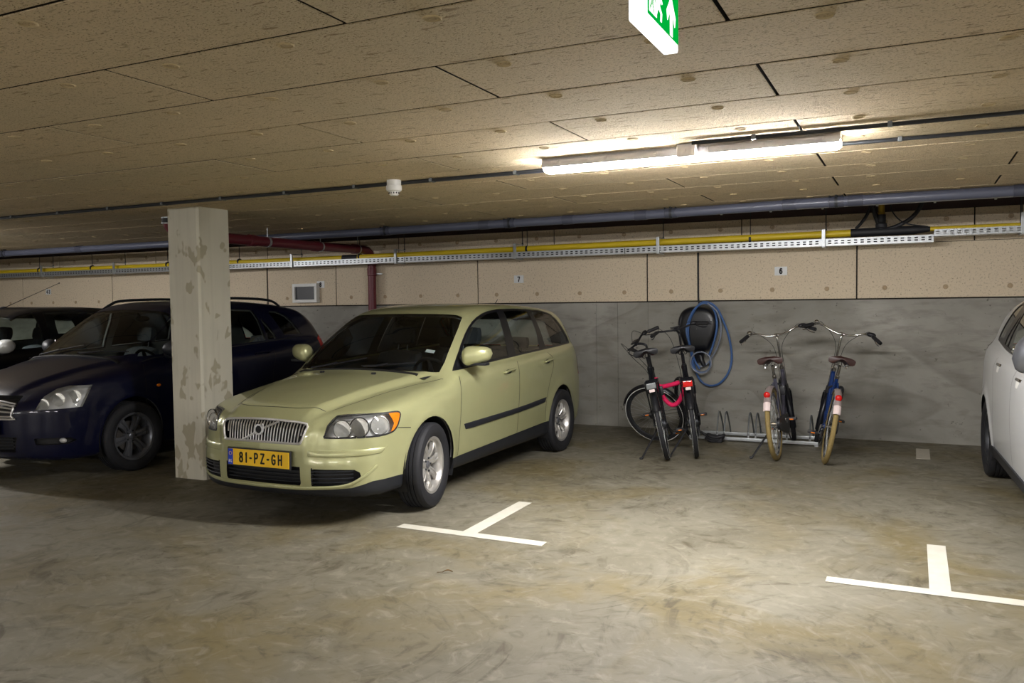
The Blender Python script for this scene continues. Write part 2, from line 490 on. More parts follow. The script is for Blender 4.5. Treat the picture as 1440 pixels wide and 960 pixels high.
# ---------------------------------------------------------------- camera
cam_d = bpy.data.cameras.new('camera'); cam = link('camera', cam_d)
cam_d.sensor_width = 36; cam_d.lens = 1181.1 / 1440 * 36; cam_d.clip_start = .05
yaw, pit, rol = -.446612, -.0452677, .0127745
ca, sa, cb, sb = math.cos(yaw), math.sin(yaw), math.cos(pit), math.sin(pit)
fw = Vector((sa * cb, ca * cb, sb)); rt = Vector((ca, -sa, 0)); dn = fw.cross(rt)
r2 = rt * math.cos(rol) + dn * math.sin(rol); d2 = dn * math.cos(rol) - rt * math.sin(rol)
mw = Matrix((r2, -d2, -fw)).transposed().to_4x4(); mw.translation = (0, 0, CAM_H)
cam.matrix_world = mw
SC.camera = cam

# ---------------------------------------------------------------- floor, walls
m = MB(); m.box((XL, YB, -.12), (XR, WY + .3, 0))
tag(m.build('floor', M['floor']), kind='structure')

m = MB()
xs = [XL, -11.2, -9.02, -5.35, -3.53, -3.255, -2.875, XR]
for a, b in zip(xs[:-1], xs[1:]):
    m.box((a + .0015, WY, 0), (b - .0015, WY + .25, 1.512))
m.m = 1
m.box((XL, WY + .012, 0), (XR, WY + .26, 2.75))
m.m = 2
low = [XL, -19.0, -16.66, -14.365, -12.07, -9.77, -8.73, -7.469, -5.176, -2.884, -.559, 1.766, 4.09, 6.4, XR]
for a, b in zip(low[:-1], low[1:]):
    m.box((a + .007, WY + .002, 1.527), (b - (.02 if abs(b + 8.73) < .01 else .007), WY + .06, 2.10), .004)
up = [XL, -20.3, -18.0, -15.68, -13.36, -11.04, -8.72, -6.4, -4.085, -1.776, .55, 2.87, 5.19, 7.5, XR]
for a, b in zip(up[:-1], up[1:]):
    m.box((a + .006, WY + .002, 2.105), (b - .006, WY + .06, 2.437), .004)
wall = tag(m.build('wall_back', [M['concrete'], M['gap'], M['board']]), kind='structure')
for i in range(30):                         # round plugs over the board fixings
    x = -2.015 + .577 * (i - 22)
    for z in (1.636, 2.335):
        if (i + (z > 2)) < 31:
            p = MB(); p.lathe([(0, -.004), (.026, -.004), (.026, .004), (.014, .004), (.011, -.001), (0, -.001)], (x, WY, z), (0, -1, 0), 14)
            p.build('wall_plug', M['plug'], wall)
m = MB(); m.box((XL, WY - .012, 2.44), (XR, WY + .24, 2.74))  # strip that paints the shaded wall top above the boards
tag(m.build('wall_shade_strip', M['wall_shade']), kind='structure')
m = MB(); m.box((XL - .25, YB, 0), (XL, WY + .25, 2.75)); tag(m.build('wall_left', M['concrete']), kind='structure')
m = MB(); m.box((XR, YB, 0), (XR + .25, WY + .25, 2.75)); tag(m.build('wall_right', M['concrete']), kind='structure')
m = MB(); m.box((XL, YB - .25, 0), (XR, YB, 2.75)); tag(m.build('wall_front', M['concrete']), kind='structure')

# ---------------------------------------------------------------- ceiling: staggered boards with open joints
m = MB(); P = .5367; Y0 = 2.184; L = 2.163
m.m = 2; m.box((XL, YB, CZ + .05), (XR, CE - .03, 2.75)); m.m = 1; m.box((XL, CE - .03, 2.64), (XR, WY + .25, 2.75)); m.m = 0
m.smooth = False
def board(x0, x1, y0, y1, ch=.003):
    g = .0085
    x0 += g * .75; x1 -= g * .75; y0 += g * .8; y1 -= g * .8
    if x1 - x0 < .05 or y1 - y0 < .05: return
    o = [(x0, y0), (x1, y0), (x1, y1), (x0, y1)]
    i_ = [(x0 + ch, y0 + ch * .5), (x1 - ch, y0 + ch * .5), (x1 - ch, y1 - ch * .5), (x0 + ch, y1 - ch * .5)]
    dz = random.uniform(-.0012, .0012)
    vs = [(x, y, CZ + .06) for x, y in o] + [(x, y, CZ + ch + dz) for x, y in o] + [(x, y, CZ + dz) for x, y in i_]
    fs = [(8, 11, 10, 9)]
    sd = []
    for k in range(4):
        l = (k + 1) % 4
        sd += [(4 + k, 4 + l, l, k)]; fs += [(8 + k, 8 + l, 4 + l, 4 + k)]
    n = len(m.v); m.add(vs, fs); m.m = 2
    m.f += [tuple(i + n for i in f) for f in sd]; m.mi += [2] * 4; m.sm += [False] * 4; m.m = 0
k0 = int(math.floor((YB - Y0) / P))
for k in range(k0, 13):
    ya, yb = Y0 + k * P, Y0 + (k + 1) * P
    ya = max(ya, YB); yb = min(yb, CE)
    if yb - ya < .05: continue
    off = -.535 if k % 2 == 0 else -1.605
    x = off - L * 12
    while x < XR:
        board(max(x, XL), min(x + L, XR), ya, yb)
        x += L
ceil = tag(m.build('ceiling', [M['woodwool'], M['deck'], M['gap']], recalc=True), kind='structure')
far = MB()
for k in range(-1, 12):
    for i in range(-18, 4):
        x = -.262 + .549 * i + random.uniform(-.02, .02); y = Y0 + .083 + P * k + random.uniform(-.01, .01)
        q = far if (k > 6 or i < -9 or k < -1) else MB()
        q.T = Matrix.Translation((x, y, CZ)) @ Matrix.Rotation(random.uniform(-.08, .08), 4, 'X')
        q.lathe([(0, .003), (.020, .001), (.027, -.004), (.031, -.001), (.031, .004)], (0, 0, 0), (0, 0, 1), 14)
        if q is not far: q.build('washer', M['washer'], ceil)
tag(far.build('washer', M['washer'], ceil), kind='stuff')

# ---------------------------------------------------------------- column
def box_bev(m, a, b, bev): m.box(a, b, bev)
m = MB()
# chamfered square shaft
x0, x1, y0, y1, c = -5.985, -5.612, 5.435, 5.815, .018
pl = [(x0 + c, y0), (x1 - c, y0), (x1, y0 + c), (x1, y1 - c), (x1 - c, y1), (x0 + c, y1), (x0, y1 - c), (x0, y0 + c)]
m.prism(pl, (0, 0, 0), (1, 0, 0), (0, 1, 0), (0, 0, CZ + .04))
col = m.build('concrete_column', M['column'])
tag(col, 'square concrete column with blotchy repair patches between the dark blue and pale green cars', 'column')

# ---------------------------------------------------------------- floor markings
def marking(name, quads, label):
    m = MB(); m.smooth = False
    for q in quads:
        a = [(x, y, .0012) for x, y in q]; b = [(x, y, .0036) for x, y in q]
        n = len(q)
        m.add(a + b, [tuple(range(n - 1, -1, -1)), tuple(range(n, 2 * n))] + [(i, (i + 1) % n, n + (i + 1) % n, n + i) for i in range(n)])
    o = m.build(name, M['line']); tag(o, label, 'parking line', 'T-shaped parking bay lines'); return o
marking('parking_line', [[(-3.183, 4.776), (-2.09, 4.752), (-2.094, 4.846), (-3.181, 4.871)], [(-2.708, 4.860), (-2.602, 4.857), (-2.613, 5.769), (-2.721, 5.772)]],
        'white T-shaped bay line on the floor in front of the pale green car')
marking('parking_line', [[(-.419, 4.746), (.70, 4.742), (.70, 4.835), (-.419, 4.838)], [(.084, 4.836), (.186, 4.836), (.186, 5.722), (.083, 5.718)]],
        'white T-shaped bay line on the floor at the lower right, near the white car')
m = MB(); m.box((.03, 8.78, .0008), (.15, 9.37, .003))
tag(m.build('floor_patch', M['patch']), 'small pale rectangular patch on the floor by the wall, left of the white car', 'patch')
# dry leaf
m = MB()
rows = []
for i in range(9):
    t = i / 8; w = .007 * math.sin(PI * min(t * 1.05, 1)) ** .7
    rows.append([(-2.40 + .050 * t, 4.06 + .01 * t - w + .02 * t * t, .004 + .012 * math.sin(PI * t)), (-2.40 + .050 * t, 4.06 + .01 * t + .02 * t * t, .002 + .010 * math.sin(PI * t)), (-2.40 + .050 * t, 4.06 + .01 * t + w + .02 * t * t, .007 + .012 * math.sin(PI * t))])
m.grid(rows); m.tube([(-2.43, 4.05, .003), (-2.40, 4.06, .005)], .0018, 5)
leaf = m.build('dry_leaf', M['leaf']); tag(leaf, 'small dry brown leaf lying alone on the open floor', 'leaf')

# ---------------------------------------------------------------- strip lights
def strip_light(loc, rotz, label, box_at=.85):
    t = empty('ceiling_light', loc, (0, 0, rotz)); tag(t, label, 'light', 'strip lights under the ceiling')
    Ln, w, h = 1.70, .058, .086
    m = MB(); m.smooth = True
    pr = [(-w + .008, 0), (-w, -.012), (-w, -.054), (-w + .003, -.054), (-w + .003, -.040), (w - .003, -.040), (w - .003, -.054), (w, -.054), (w, -.012), (w - .008, 0)]
    m.prism(pr, (0, 0, 0), (0, 1, 0), (0, 0, 1), (Ln, 0, 0)); m.build('housing', M['grey_plastic'], t)
    m = MB(); rows = []
    for x, s in ((.0, .72), (.012, .93), (.03, 1.0), (Ln - .03, 1.0), (Ln - .012, .93), (Ln, .72)):
        rows.append([(x, w * .91 * math.cos(a) * s, -.040 - (h - .040) * abs(math.sin(a)) ** .8 * s) for a in [PI * k / 14 for k in range(15)]])
    m.grid(rows); m.f += [tuple(range(15)), tuple(range(75, 90))]; m.mi += [0, 0]; m.sm += [False, False]
    m.build('diffuser', M['tube'], t)
    for i in range(6):
        x = .10 + i * (Ln - .2) / 5
        m = MB()
        for s in (-1, 1):
            m = MB(); m.box((x - .016, s * (w - .004), -.048), (x + .016, s * (w + .004), -.014), .002)
            m.box((x - .006, s * (w + .001), -.042), (x + .006, s * (w + .008), -.024), .002); m.build('clip', M['grey_plastic'], t)
    m = MB(); m.box((box_at, -w - .07, -.072), (box_at + .105, -w - .004, -.001), .006)
    m.box((box_at + .045, -w - .073, -.045), (box_at + .055, -w - .069, -.03)); m.build('junction_box', M['grey_plastic'], t)
    return t
strip_light((-2.055, 4.80, CZ), 0, 'lit white strip light under the ceiling, the only one in view')
for x, y, z_, lb in LIGHTS_OUT:
    t = strip_light((x, y, z_), 0, lb)
    if z_ < CZ:
        for q in (.25, 1.45):
            m = MB(); m.tube([(q, 0, -.002), (q, 0, CZ - z_)], .004, 6); m.build('hanger', M['galv'], t)

# cable rails: pairs of dark conduit with pale saddles
def rail(name, pts, label, clips, r=.0105, gap=.034, both=True):
    t = empty(name, pts[0]); tag(t, label, 'conduit', 'conduits under the ceiling')
    o = Vector(pts[0])
    for k in range(2 if both else 1):
        m = MB(); m.tube([Vector(p) - o + Vector((0, gap * k, 0)) for p in pts], r, 8); m.build('conduit', M['steel_d'] if k == 0 else M['grey_pipe_d'], t)
    a, b = Vector(pts[0]), Vector(pts[-1])
    n = int((b - a).length / clips)
    for i in range(n):
        p = a.lerp(b, (i + .5) / n) - o
        m = MB(); m.box((p.x - .011, p.y - .014, -.012), (p.x + .011, p.y + (gap if both else 0) + .014, CZ - o.z), .003); m.build('saddle', M['galv_d'], t)
    return t
rail('cable_conduit', [(-10.5, 5.10, CZ - .014), (-2.06, 5.06, CZ - .014)], 'twin dark conduit running along the ceiling to the left of the lit strip light', .62)
rail('cable_conduit', [(-.40, 5.06, CZ - .014), (3.5, 5.10, CZ - .014)], 'ceiling conduit leaving the right end of the lit strip light, the lower of two', .62, .011, .03, False)
rail('cable_conduit', [(-1.10, 4.60, CZ - .016), (3.5, 4.62, CZ - .016)], 'ceiling conduit leaving the box on top of the strip light, the upper of two', .62, .011, .03, False)

# smoke detector
t = empty('smoke_detector', (-3.31, 5.02, CZ)); tag(t, 'white round smoke detector under the ceiling, above the windscreen of the pale green car', 'smoke detector')
m = MB(); m.lathe([(0, 0), (.050, 0), (.050, -.038), (.047, -.042), (0, -.042)], n=28); m.build('base', M['white_plastic'], t)
m = MB(); m.lathe([(0, -.041), (.055, -.041), (.056, -.060), (.052, -.074), (.040, -.082), (0, -.082)], n=28); m.build('housing', M['white_plastic'], t)
m = MB(); m.lathe([(0, -.081), (.036, -.081), (.034, -.098), (.026, -.108), (0, -.108)], n=28)
cap = m.build('sensor_cap', M['white_plastic'], t)
m = MB()
for k in range(12):
    a = 2 * PI * k / 12; m.box((.0352 * math.cos(a) - .003, .0352 * math.sin(a) - .003, -.097), (.0352 * math.cos(a) + .003, .0352 * math.sin(a) + .003, -.086))
m.build('vent_slots', M['vent_dark'], cap)

# exit sign, a lit box seen edge-on and from below
t = empty('exit_sign', (-.588, 2.075, CZ)); tag(t, 'lit green and white emergency exit sign hanging from the ceiling', 'exit sign')
hw, z0, z1, th = .155, -.222, -.035, .020
m = MB(); m.box((-th, -hw, z0), (th, hw, z1), .006); m.build('box', M['exit_white'], t)
for s in (1, -1):
    X = s * (th + .001)
    m = MB(); m.box((s * th, -hw + .022, z0 + .020), (X, hw - .006, z1 - .012)); pn = m.build('pictogram_panel', M['exit_green'], t)
    X2 = s * (th + .0015)
    def shp(nm, polys, mat=M['exit_white']):
        m = MB()
        for p in polys: m.prism([(a, (b + .07) * .72 - .07) for a, b in p], (X, 0, (z0 + z1) / 2), (0, s, 0), (0, 0, 1), (s * .0012, 0, 0))
        m.build(nm, mat, pn)
    shp('arrow', [[(.075, .068), (.118, .005), (.110, -.028), (.088, .012), (.088, -.070), (.064, -.070), (.064, .012), (.040, -.028), (.032, .005)]])
    shp('doorway', [[(-.122, -.062), (-.06, -.062), (-.06, .062), (-.122, .062)]])
    shp('running_figure', [[(-.052, .040), (-.040, .052), (-.028, .040), (-.040, .028)], [(-.05, .024), (-.026, .026), (-.008, .006), (-.014, .000), (-.026, .012), (-.032, -.012), (-.012, -.030), (-.016, -.060), (-.026, -.060), (-.024, -.034), (-.044, -.022), (-.06, -.052), (-.074, -.046), (-.054, -.012)]], M['exit_white'])
    shp('running_figure', [[(-.104, .02), (-.094, .032), (-.084, .02), (-.094, .008)], [(-.106, .002), (-.082, .004), (-.066, -.014), (-.072, -.02), (-.084, -.010), (-.09, -.03), (-.078, -.058), (-.088, -.058), (-.1, -.034), (-.116, -.058), (-.122, -.05), (-.108, -.024)]], M['exit_green'])
m = MB(); m.box((-th * .9, -hw * .9, z1 - .002), (th * .9, hw * .9, -.001), .004); m.build('mount', M['white_plastic'], t)
m = MB(); m.tube(smooth_path([(.03, .12, -.012), (.08, .16, -.03), (.12, .19, -.02), (.15, .22, -.002)], 6), .0022, 6); m.build('wire', M['white_plastic'], t)

# ---------------------------------------------------------------- pipes on the back wall side
def vtube(m, pts, r, n=20): m.tube(pts, r, n)
t = empty('grey_drain_pipe', (0, 7.76, 2.343)); tag(t, 'long grey plastic pipe with sleeves hung along the ceiling in front of the wall', 'pipe')
ya = lambda x: -.022 * (x + 5) * 1.0
zz = lambda x: .0035 * (x + 4)
A_, B_ = -20.5, 9.0
m = MB(); m.tube([(A_, .10, -.012), (-8, .10, -.006), (-5.4, .11, -.002), (-2.3, .02, .000), (-.9, -.11, .002), (.8, -.12, .003), (B_, -.16, .005)], .043, 20); m.build('pipe', M['grey_pipe'], t)
for x in (-17.5, -11.9, -10.3, -8.0, -5.3, -4.05, -3.75, -3.1, -2.35, -2.05, -.98, -.6, -.45, .75, 3.1, 5.4):
    yy = np.interp(x, [-20.5, -8, -5.4, -2.3, -.9, .8, 9], [.10, .10, .11, .02, -.11, -.12, -.16]); z_ = np.interp(x, [-20.5, -8, -5.4, -2.3, -.9, .8, 9], [-.012, -.006, -.002, .0, .002, .003, .005])
    m = MB(); m.lathe([(.043, -.06), (.047, -.058), (.047, .058), (.043, .06)], (x, yy, z_), (1, 0, 0), 20); m.build('sleeve', M['grey_pipe_d'], t)
    if x in (-11.9, -8.0, -5.3, -3.75, -2.05, -.6, 3.1, 5.4):
        c = MB(); c.lathe([(.0475, -.012), (.051, -.012), (.051, .012), (.0475, .012)], (x, yy, z_), (1, 0, 0), 20)
        c.box((x - .008, yy - .02, z_ + .040), (x + .008, yy + .02, .052), .002)
        for q in (-.05, .0, .05): c.ball((x + q, yy - .044, z_ + .046 - abs(q) * .1), .009, 8, 6)
        c.build('clamp', M['steel_d'], t)
# thin pale conduit clipped to the end of the boards
t = empty('clipped_conduit', (0, 8.40, CZ - .013)); tag(t, 'thin pale conduit with small clips just below the long grey pipe', 'conduit')
m = MB(); m.tube([(-20.5, .03, 0), (-5, .02, 0), (9, -.04, 0)], .010, 8); m.build('conduit', M['grey_plastic'], t)
for i in range(34):
    x = -13 + i * .47; y = np.interp(x, [-20.5, -5, 9], [.03, .02, -.04])
    m = MB(); m.box((x - .01, y - .014, -.02), (x + .01, y + .014, .013), .003); m.build('clip', M['galv'], t)

# maroon drain pipe: down from the ceiling beside the column, back to the wall and down it
t = empty('maroon_drain_pipe', (-6.52, 5.95, 0)); tag(t, 'maroon drain pipe running back from beside the column and down the wall', 'pipe')
R_ = .056
path = [(0, 0, CZ), (0, 0, 2.36), (0, .012, 2.315), (0, .05, 2.275), (0, .12, 2.252), (-.01, .8, 2.243), (-.05, 2.2, 2.244), (-.21, 3.46, 2.272), (-.235, 3.60, 2.266), (-.25, 3.69, 2.232), (-.258, 3.735, 2.17), (-.258, 3.74, 2.1), (-.262, 3.742, 1.0), (-.262, 3.742, 0.0)]
m = MB(); m.tube(path, R_, 24); m.build('pipe', M['maroon'], t)
for p, ax in (((-.004, .45, 2.247), (0, 1, 0)), ((-.02, 1.15, 2.2432), (0, 1, 0)), ((-.06, 2.28, 2.2455), (0, 1, 0)), ((-.185, 3.25, 2.268), (0, 1, .02)), ((-.259, 3.741, 1.98), (0, 0, 1))):
    m = MB(); m.lathe([(R_, -.055), (R_ + .008, -.05), (R_ + .008, .05), (R_, .055)], p, ax, 24); m.build('socket_collar', M['maroon'], t)
m = MB(); m.lathe([(R_ + .001, -.03), (R_ + .009, -.03), (R_ + .009, .03), (R_ + .001, .03)], (0, 0, 2.362), (0, 0, 1), 24)
m.box((R_, -.012, 2.335), (R_ + .03, .012, 2.39), .003); m.build('rubber_coupling', M['black_rubber'], t)
for z in (2.335, 2.389):
    m = MB(); m.lathe([(R_ + .008, -.005), (R_ + .012, -.005), (R_ + .012, .005), (R_ + .008, .005)], (0, 0, z), (0, 0, 1), 24); m.build('hose_band', M['galv'], t)
for p in ((-.01, .72, 2.244), (-.02, 1.4, 2.2433), (-.075, 2.40, 2.248), (-.192, 3.33, 2.269)):
    m = MB(); m.lathe([(R_ + .0005, -.012), (R_ + .0045, -.012), (R_ + .0045, .012), (R_ + .0005, .012)], p, (0, 1, 0), 24)
    m.tube([(p[0], p[1], p[2] + R_), (p[0], p[1], CZ if p[1] < 2.3 else 2.64)], .005, 6); m.build('hanger', M['galv'], t)
m = MB(); m.lathe([(R_ + .0005, -.012), (R_ + .004, -.012), (R_ + .004, .012), (R_ + .0005, .012)], (-.26, 3.742, 1.95), (0, 0, 1), 24)
m.box((-.20, 3.75, 1.942), (-.10, 3.765, 1.958), .002); m.build('wall_band', M['galv'], t)

# yellow pipe (gas main) with a black joint sleeve
t = empty('yellow_pipe', (0, 9.45, 2.19)); tag(t, 'long yellow pipe running above the perforated cable tray', 'pipe')
m = MB(); m.tube([(-20.5, 0, -.005), (-7.6, 0, -.02), (-7.3, 0, -.02), (-4, 0, 0), (-.66, 0, .016), (-.55, 0, .016)], .037, 18); m.build('pipe', M['yellow'], t)
m = MB(); m.tube([(.12, 0, .022), (9.2, 0, .03)], .0225, 14); m.build('pipe', M['yellow'], t)
m = MB(); m.tube([(-.60, 0, .016), (.02, 0, .02)], .044, 18); m.tube([(.02, 0, .02), (.14, 0, .022)], [.040, .025], 14)
m.build('joint_sleeve', M['black_rubber'], t)
m = MB(); m.tube([(-7.08, 0, -.02), (-6.83, 0, -.02)], .044, 18); m.build('joint_sleeve', M['black_rubber'], t)
for x in (-13.4, -12.1, -10.4, -8.95, -6.8, -4.3, -1.62, .93, 3.3, 5.6):
    m = MB(); rr = .039 if x < -.5 else .0245; z = -.005 if x < -.5 else .024
    m.lathe([(rr - .001, -.012), (rr + .005, -.012), (rr + .005, .012), (rr - .001, .012)], (x, 0, z), (1, 0, 0), 18)
    m.tube([(x, 0, z + rr), (x, 0, .45)], .0048, 6); m.build('hanger', M['steel_d'], t)

# perforated cable tray on hung brackets
t = empty('cable_tray', (0, 9.34, 2.075)); tag(t, 'perforated galvanised cable tray hung along the wall under the yellow pipe', 'cable tray')
def tray_seg(xa, xb, y0, z0, h, nm='tray_section'):
    """open channel with slots really cut through its front wall and floor"""
    m = MB(); m.smooth = False
    pitch = .062; th = .0016
    def sheet(o, U, V, wd, ht, N, rows, slot):
        # plate with slots; o corner, U along, V across
        n = int(wd / pitch)
        us = [0]
        for i in range(n):
            c = (i + .5) * wd / n; us += [c - slot[0], c + slot[0]]
        us.append(wd); vs = [0]
        for r in rows: vs += [r - slot[1], r + slot[1]]
        vs.append(ht)
        base = [Vector(o) + Vector(U) * u + Vector(V) * v for v in vs for u in us]
        nn = len(us); fs = []
        for j in range(len(vs) - 1):
            for i in range(nn - 1):
                if i % 2 == 1 and j % 2 == 1: continue
                fs.append((j * nn + i, j * nn + i + 1, (j + 1) * nn + i + 1, (j + 1) * nn + i))
        k = len(base)
        m.add(base + [p + Vector(N) * th for p in base], fs + [tuple(q + k for q in reversed(f)) for f in fs])
    W_ = .19
    sheet((xa, y0, z0), (1, 0, 0), (0, 0, 1), xb - xa, h, (0, th / th, 0), [h * .36, h * .68], (.016, .0062))
    sheet((xa, y0 + W_, z0), (1, 0, 0), (0, 0, 1), xb - xa, h, (0, -1, 0), [h * .36, h * .68], (.013, .0045))
    sheet((xa, y0, z0), (1, 0, 0), (0, 1, 0), xb - xa, W_, (0, 0, 1), [.035, .075, .115, .155], (.010, .006))
    m.box((xa, y0 - .003, z0 + h - .003), (xb, y0 + .010, z0 + h)); m.box((xa, y0 + W_ - .010, z0 + h - .003), (xb, y0 + W_ + .003, z0 + h))
    return m.build(nm, M['galv'], t, recalc=False)
segs = [(-14.9, -12.0), (-11.99, -9.0), (-8.99, -6.02), (-6.01, -3.02), (-3.01, .17)]
for a, b in segs: tray_seg(a, b, 0, 0, .074)
tray_seg(.175, 3.2, .02, .058, .066)
for x in (-13.19, -11.45, -9.6, -7.88, -6.15, -4.414, -2.622, -.856):
    m = MB(); m.box((x - .018, -.022, -.012), (x + .018, -.003, .175), .003); m.box((x - .018, -.022, -.014), (x + .018, .21, -.003), .002)
    m.box((x - .016, -.02, .165), (x + .016, .22, .176), .002)
    b = m.build('bracket', M['galv'], t)
    m = MB(); m.tube([(x + .005, .205, -.01), (x + .005, .205, .565)], .0055, 7); m.lathe([(0, .176), (.012, .176), (.012, .19), (0, .19)], (x + .005, .205, 0), n=6); m.build('threaded_rod', M['steel_d'], b)
for x in (.93,):
    m = MB(); m.box((x - .018, -.004, .04), (x + .018, .012, .25), .003); m.box((x - .018, -.004, .044), (x + .018, .23, .055), .002)
    b = m.build('bracket', M['galv'], t)
    m = MB(); m.tube([(x, .225, .05), (x, .225, .565)], .0055, 7); m.build('threaded_rod', M['steel_d'], b)

bd = MB()  # cables put into the tray so that its slots read dark
for k, (y, z, rr) in enumerate(((9.362, 2.094, .016), (9.366, 2.128, .015), (9.40, 2.092, .014), (9.44, 2.094, .015), (9.49, 2.092, .013))):
    bd.tube([(x, y + .004 * math.sin(x * 2 + k), z + .002 * math.sin(x * 3 + k)) for x in np.linspace(-14.8, .15, 60)], rr, 8)
tag(bd.build('cable_bundle', M['black_rubber']), 'dark cables added inside the perforated tray to darken its slots', 'cables')

# branch fitting between the pipes
t = empty('pipe_branch', (-.33, 9.45, 2.20)); tag(t, 'brass and black branch fitting with looped hoses on top of the yellow pipe', 'pipe fitting')
m = MB(); m.tube([(.02, 0, .17), (.02, 0, .44)], .032, 16); m.lathe([(.032, .14), (.040, .145), (.040, .17), (.032, .175)], (.02, 0, .03), n=6); m.build('brass_nipple', M['brass'], t)
m = MB(); m.tube([(.02, 0, .035), (.02, 0, .18)], .044, 16); m.lathe([(.044, .0), (.055, .01), (.055, .045), (.044, .055)], (.02, 0, .04), n=18)
m.tube([(-.06, -.0, .40), (-.06, 0, .26), (-.03, -.01, .16), (.0, -.01, .07)], .024, 10); m.build('riser', M['black_rubber'], t)
m = MB(); m.tube(smooth_path([(.40, -.01, .42), (.39, -.02, .27), (.31, -.03, .14), (.17, -.02, .055), (.04, -.01, .02)], 6), .021, 10); m.build('hose', M['black_rubber'], t)
m = MB(); m.tube(smooth_path([(-.08, -.03, .30), (-.11, -.04, .19), (-.17, -.03, .10), (-.22, -.0, .05)], 6), .016, 8); m.build('hose', M['black_rubber'], t)
m = MB(); m.tube(smooth_path([(.10, -.05, .33), (.13, -.06, .19), (.24, -.05, .08), (.45, -.02, .035)], 6), .0065, 7); m.build('wire', M['black_rubber'], t)
m = MB(); m.ball((.17, -.02, .33), (.05, .045, .045), 14, 10); m.cyl((.14, -.02, .34), (.26, -.02, .36), .030, n=14); m.build('valve', M['steel_d'], t)

# ---------------------------------------------------------------- number plates on the wall
def number_sign(x, z, s, label):
    w = .068 if len(s) == 1 else .066
    t = empty('number_sign', (x, WY + .002, z)); tag(t, label, 'sign', 'bay numbers on the wall')
    m = MB(); m.box((-w, -.006, -.049), (w, 0, .049), .003); m.build('plate', M['sign_white'], t)
    rot = Matrix.Translation((0, -.0065, 0)) @ Matrix.Rotation(PI / 2, 4, 'X')
    text_obj('digits', s, .070, M['ink'], t, .0008, rot, .20, .60)
number_sign(-13.67, 1.828, '43', 'white wall sign reading 43 above the leftmost car')
number_sign(-7.742, 1.828, '8', 'white wall sign reading 8 beside the small square frame')
number_sign(-4.578, 1.829, '7', 'white wall sign reading 7 above the rear of the pale green car')
number_sign(-1.345, 1.843, '6', 'white wall sign reading 6 above the parked bicycles')

# small framed opening
t = empty('vent_frame', (-7.985, WY + .002, 1.707)); tag(t, 'small white square frame with a dark pane on the wall behind the dark blue car', 'vent')
m = MB()
hw_, hh, b = .222, .138, .045
for q in (((-hw_, -.075, -hh), (hw_, 0, -hh + b)), ((-hw_, -.075, hh - b), (hw_, 0, hh)), ((-hw_, -.075, -hh + b), (-hw_ + b, 0, hh - b)), ((hw_ - b, -.075, -hh + b), (hw_, 0, hh - b))): m.box(*q, .004)
m.build('frame', M['white_plastic'], t)
m = MB(); m.box((-hw_ + b, -.045, -hh + b), (hw_ - b, -.02, hh - b)); m.build('pane', M['vent_dark'], t)

# ---------------------------------------------------------------- charger on the wall
t = empty('charging_station', (-2.258, WY, 1.20)); tag(t, 'black rounded wall charger on the concrete behind the bicycles', 'charging station')
prof = [(0, .262), (.08, .256), (.15, .228), (.200, .175), (.226, .095), (.224, .01), (.202, -.08), (.168, -.17), (.136, -.232), (.112, -.25), (.06, -.256), (0, -.257)]
pl = smooth_path([(x, 0, z) for x, z in prof], 4)
loop = [(p.x, p.z) for p in pl] + [(-p.x, p.z) for p in reversed(pl[1:-1])]
rows = []
for d, s in ((0, 1.0), (.06, 1.0), (.10, .985), (.128, .94), (.142, .86), (.148, .70), (.150, .4), (.150, .02)):
    rows.append([(x * s, -d, z * s) for x, z in loop])
m = MB(); m.grid(rows, True); m.build('body', M['black_gloss'], t)
m = MB(); m.box((-.02, -.1535, .055), (.17, -.146, .092), .006); m.build('status_bar', M['vent_dark'], t)
m = MB(); m.ball((.165, -.146, .10), (.008, .006, .008), 10, 8); m.build('status_light', M['white_ink'], t)
m = MB(); m.cyl((.02, -.02, -.26), (.02, -.11, -.31), .055, n=18); m.tube([(.02, -.07, -.29), (.05, -.10, -.37), (.075, -.09, -.43)], [.035, .03, .024], 12)
m.box((-.05, -.05, -.40), (.02, -.005, -.25), .012); m.build('plug_holster', M['black_plastic'], t)
# hung cables
cx0, cz0 = -2.258, 1.20
def cable(pts, r, mat, nm, lab, closed=False):
    m = MB(); m.tube(smooth_path(pts, 10, closed), r, 10, closed); o = m.build(nm, mat); return o
Yc = WY - .165
o = empty('charging_cable', (0, 0, 0)); tag(o, 'blue charging cable coiled over the black wall charger', 'cable')
m = MB()
m.tube(smooth_path([(-2.232, Yc + .06, .735), (-2.303, Yc + .04, .878), (-2.351, Yc, 1.141), (-2.32, Yc, 1.332), (-2.212, Yc - .01, 1.488), (-2.11, Yc, 1.50), (-2.03, Yc + .02, 1.44), (-1.97, Yc + .06, 1.31), (-1.905, Yc + .1, 1.10), (-1.879, Yc + .12, .87), (-1.915, Yc + .12, .70), (-2.01, Yc + .12, .575), (-2.115, Yc + .12, .538), (-2.21, Yc + .12, .57), (-2.27, Yc + .1, .66), (-2.31, Yc + .08, .80)], 10), .0125, 10)
m.build('loop', M['blue_cable'], o)
m = MB(); m.tube(smooth_path([(-2.31, Yc + .07, .80), (-2.335, Yc - .01, 1.02), (-2.365, Yc - .015, 1.20), (-2.30, Yc - .02, 1.385), (-2.20, Yc - .02, 1.485), (-2.12, Yc - .01, 1.485), (-2.05, Yc + .02, 1.40), (-2.03, Yc + .04, 1.22), (-2.075, Yc + .05, 1.02), (-2.13, Yc + .06, .88)], 10), .0125, 10); m.build('loop', M['blue_cable'], o)
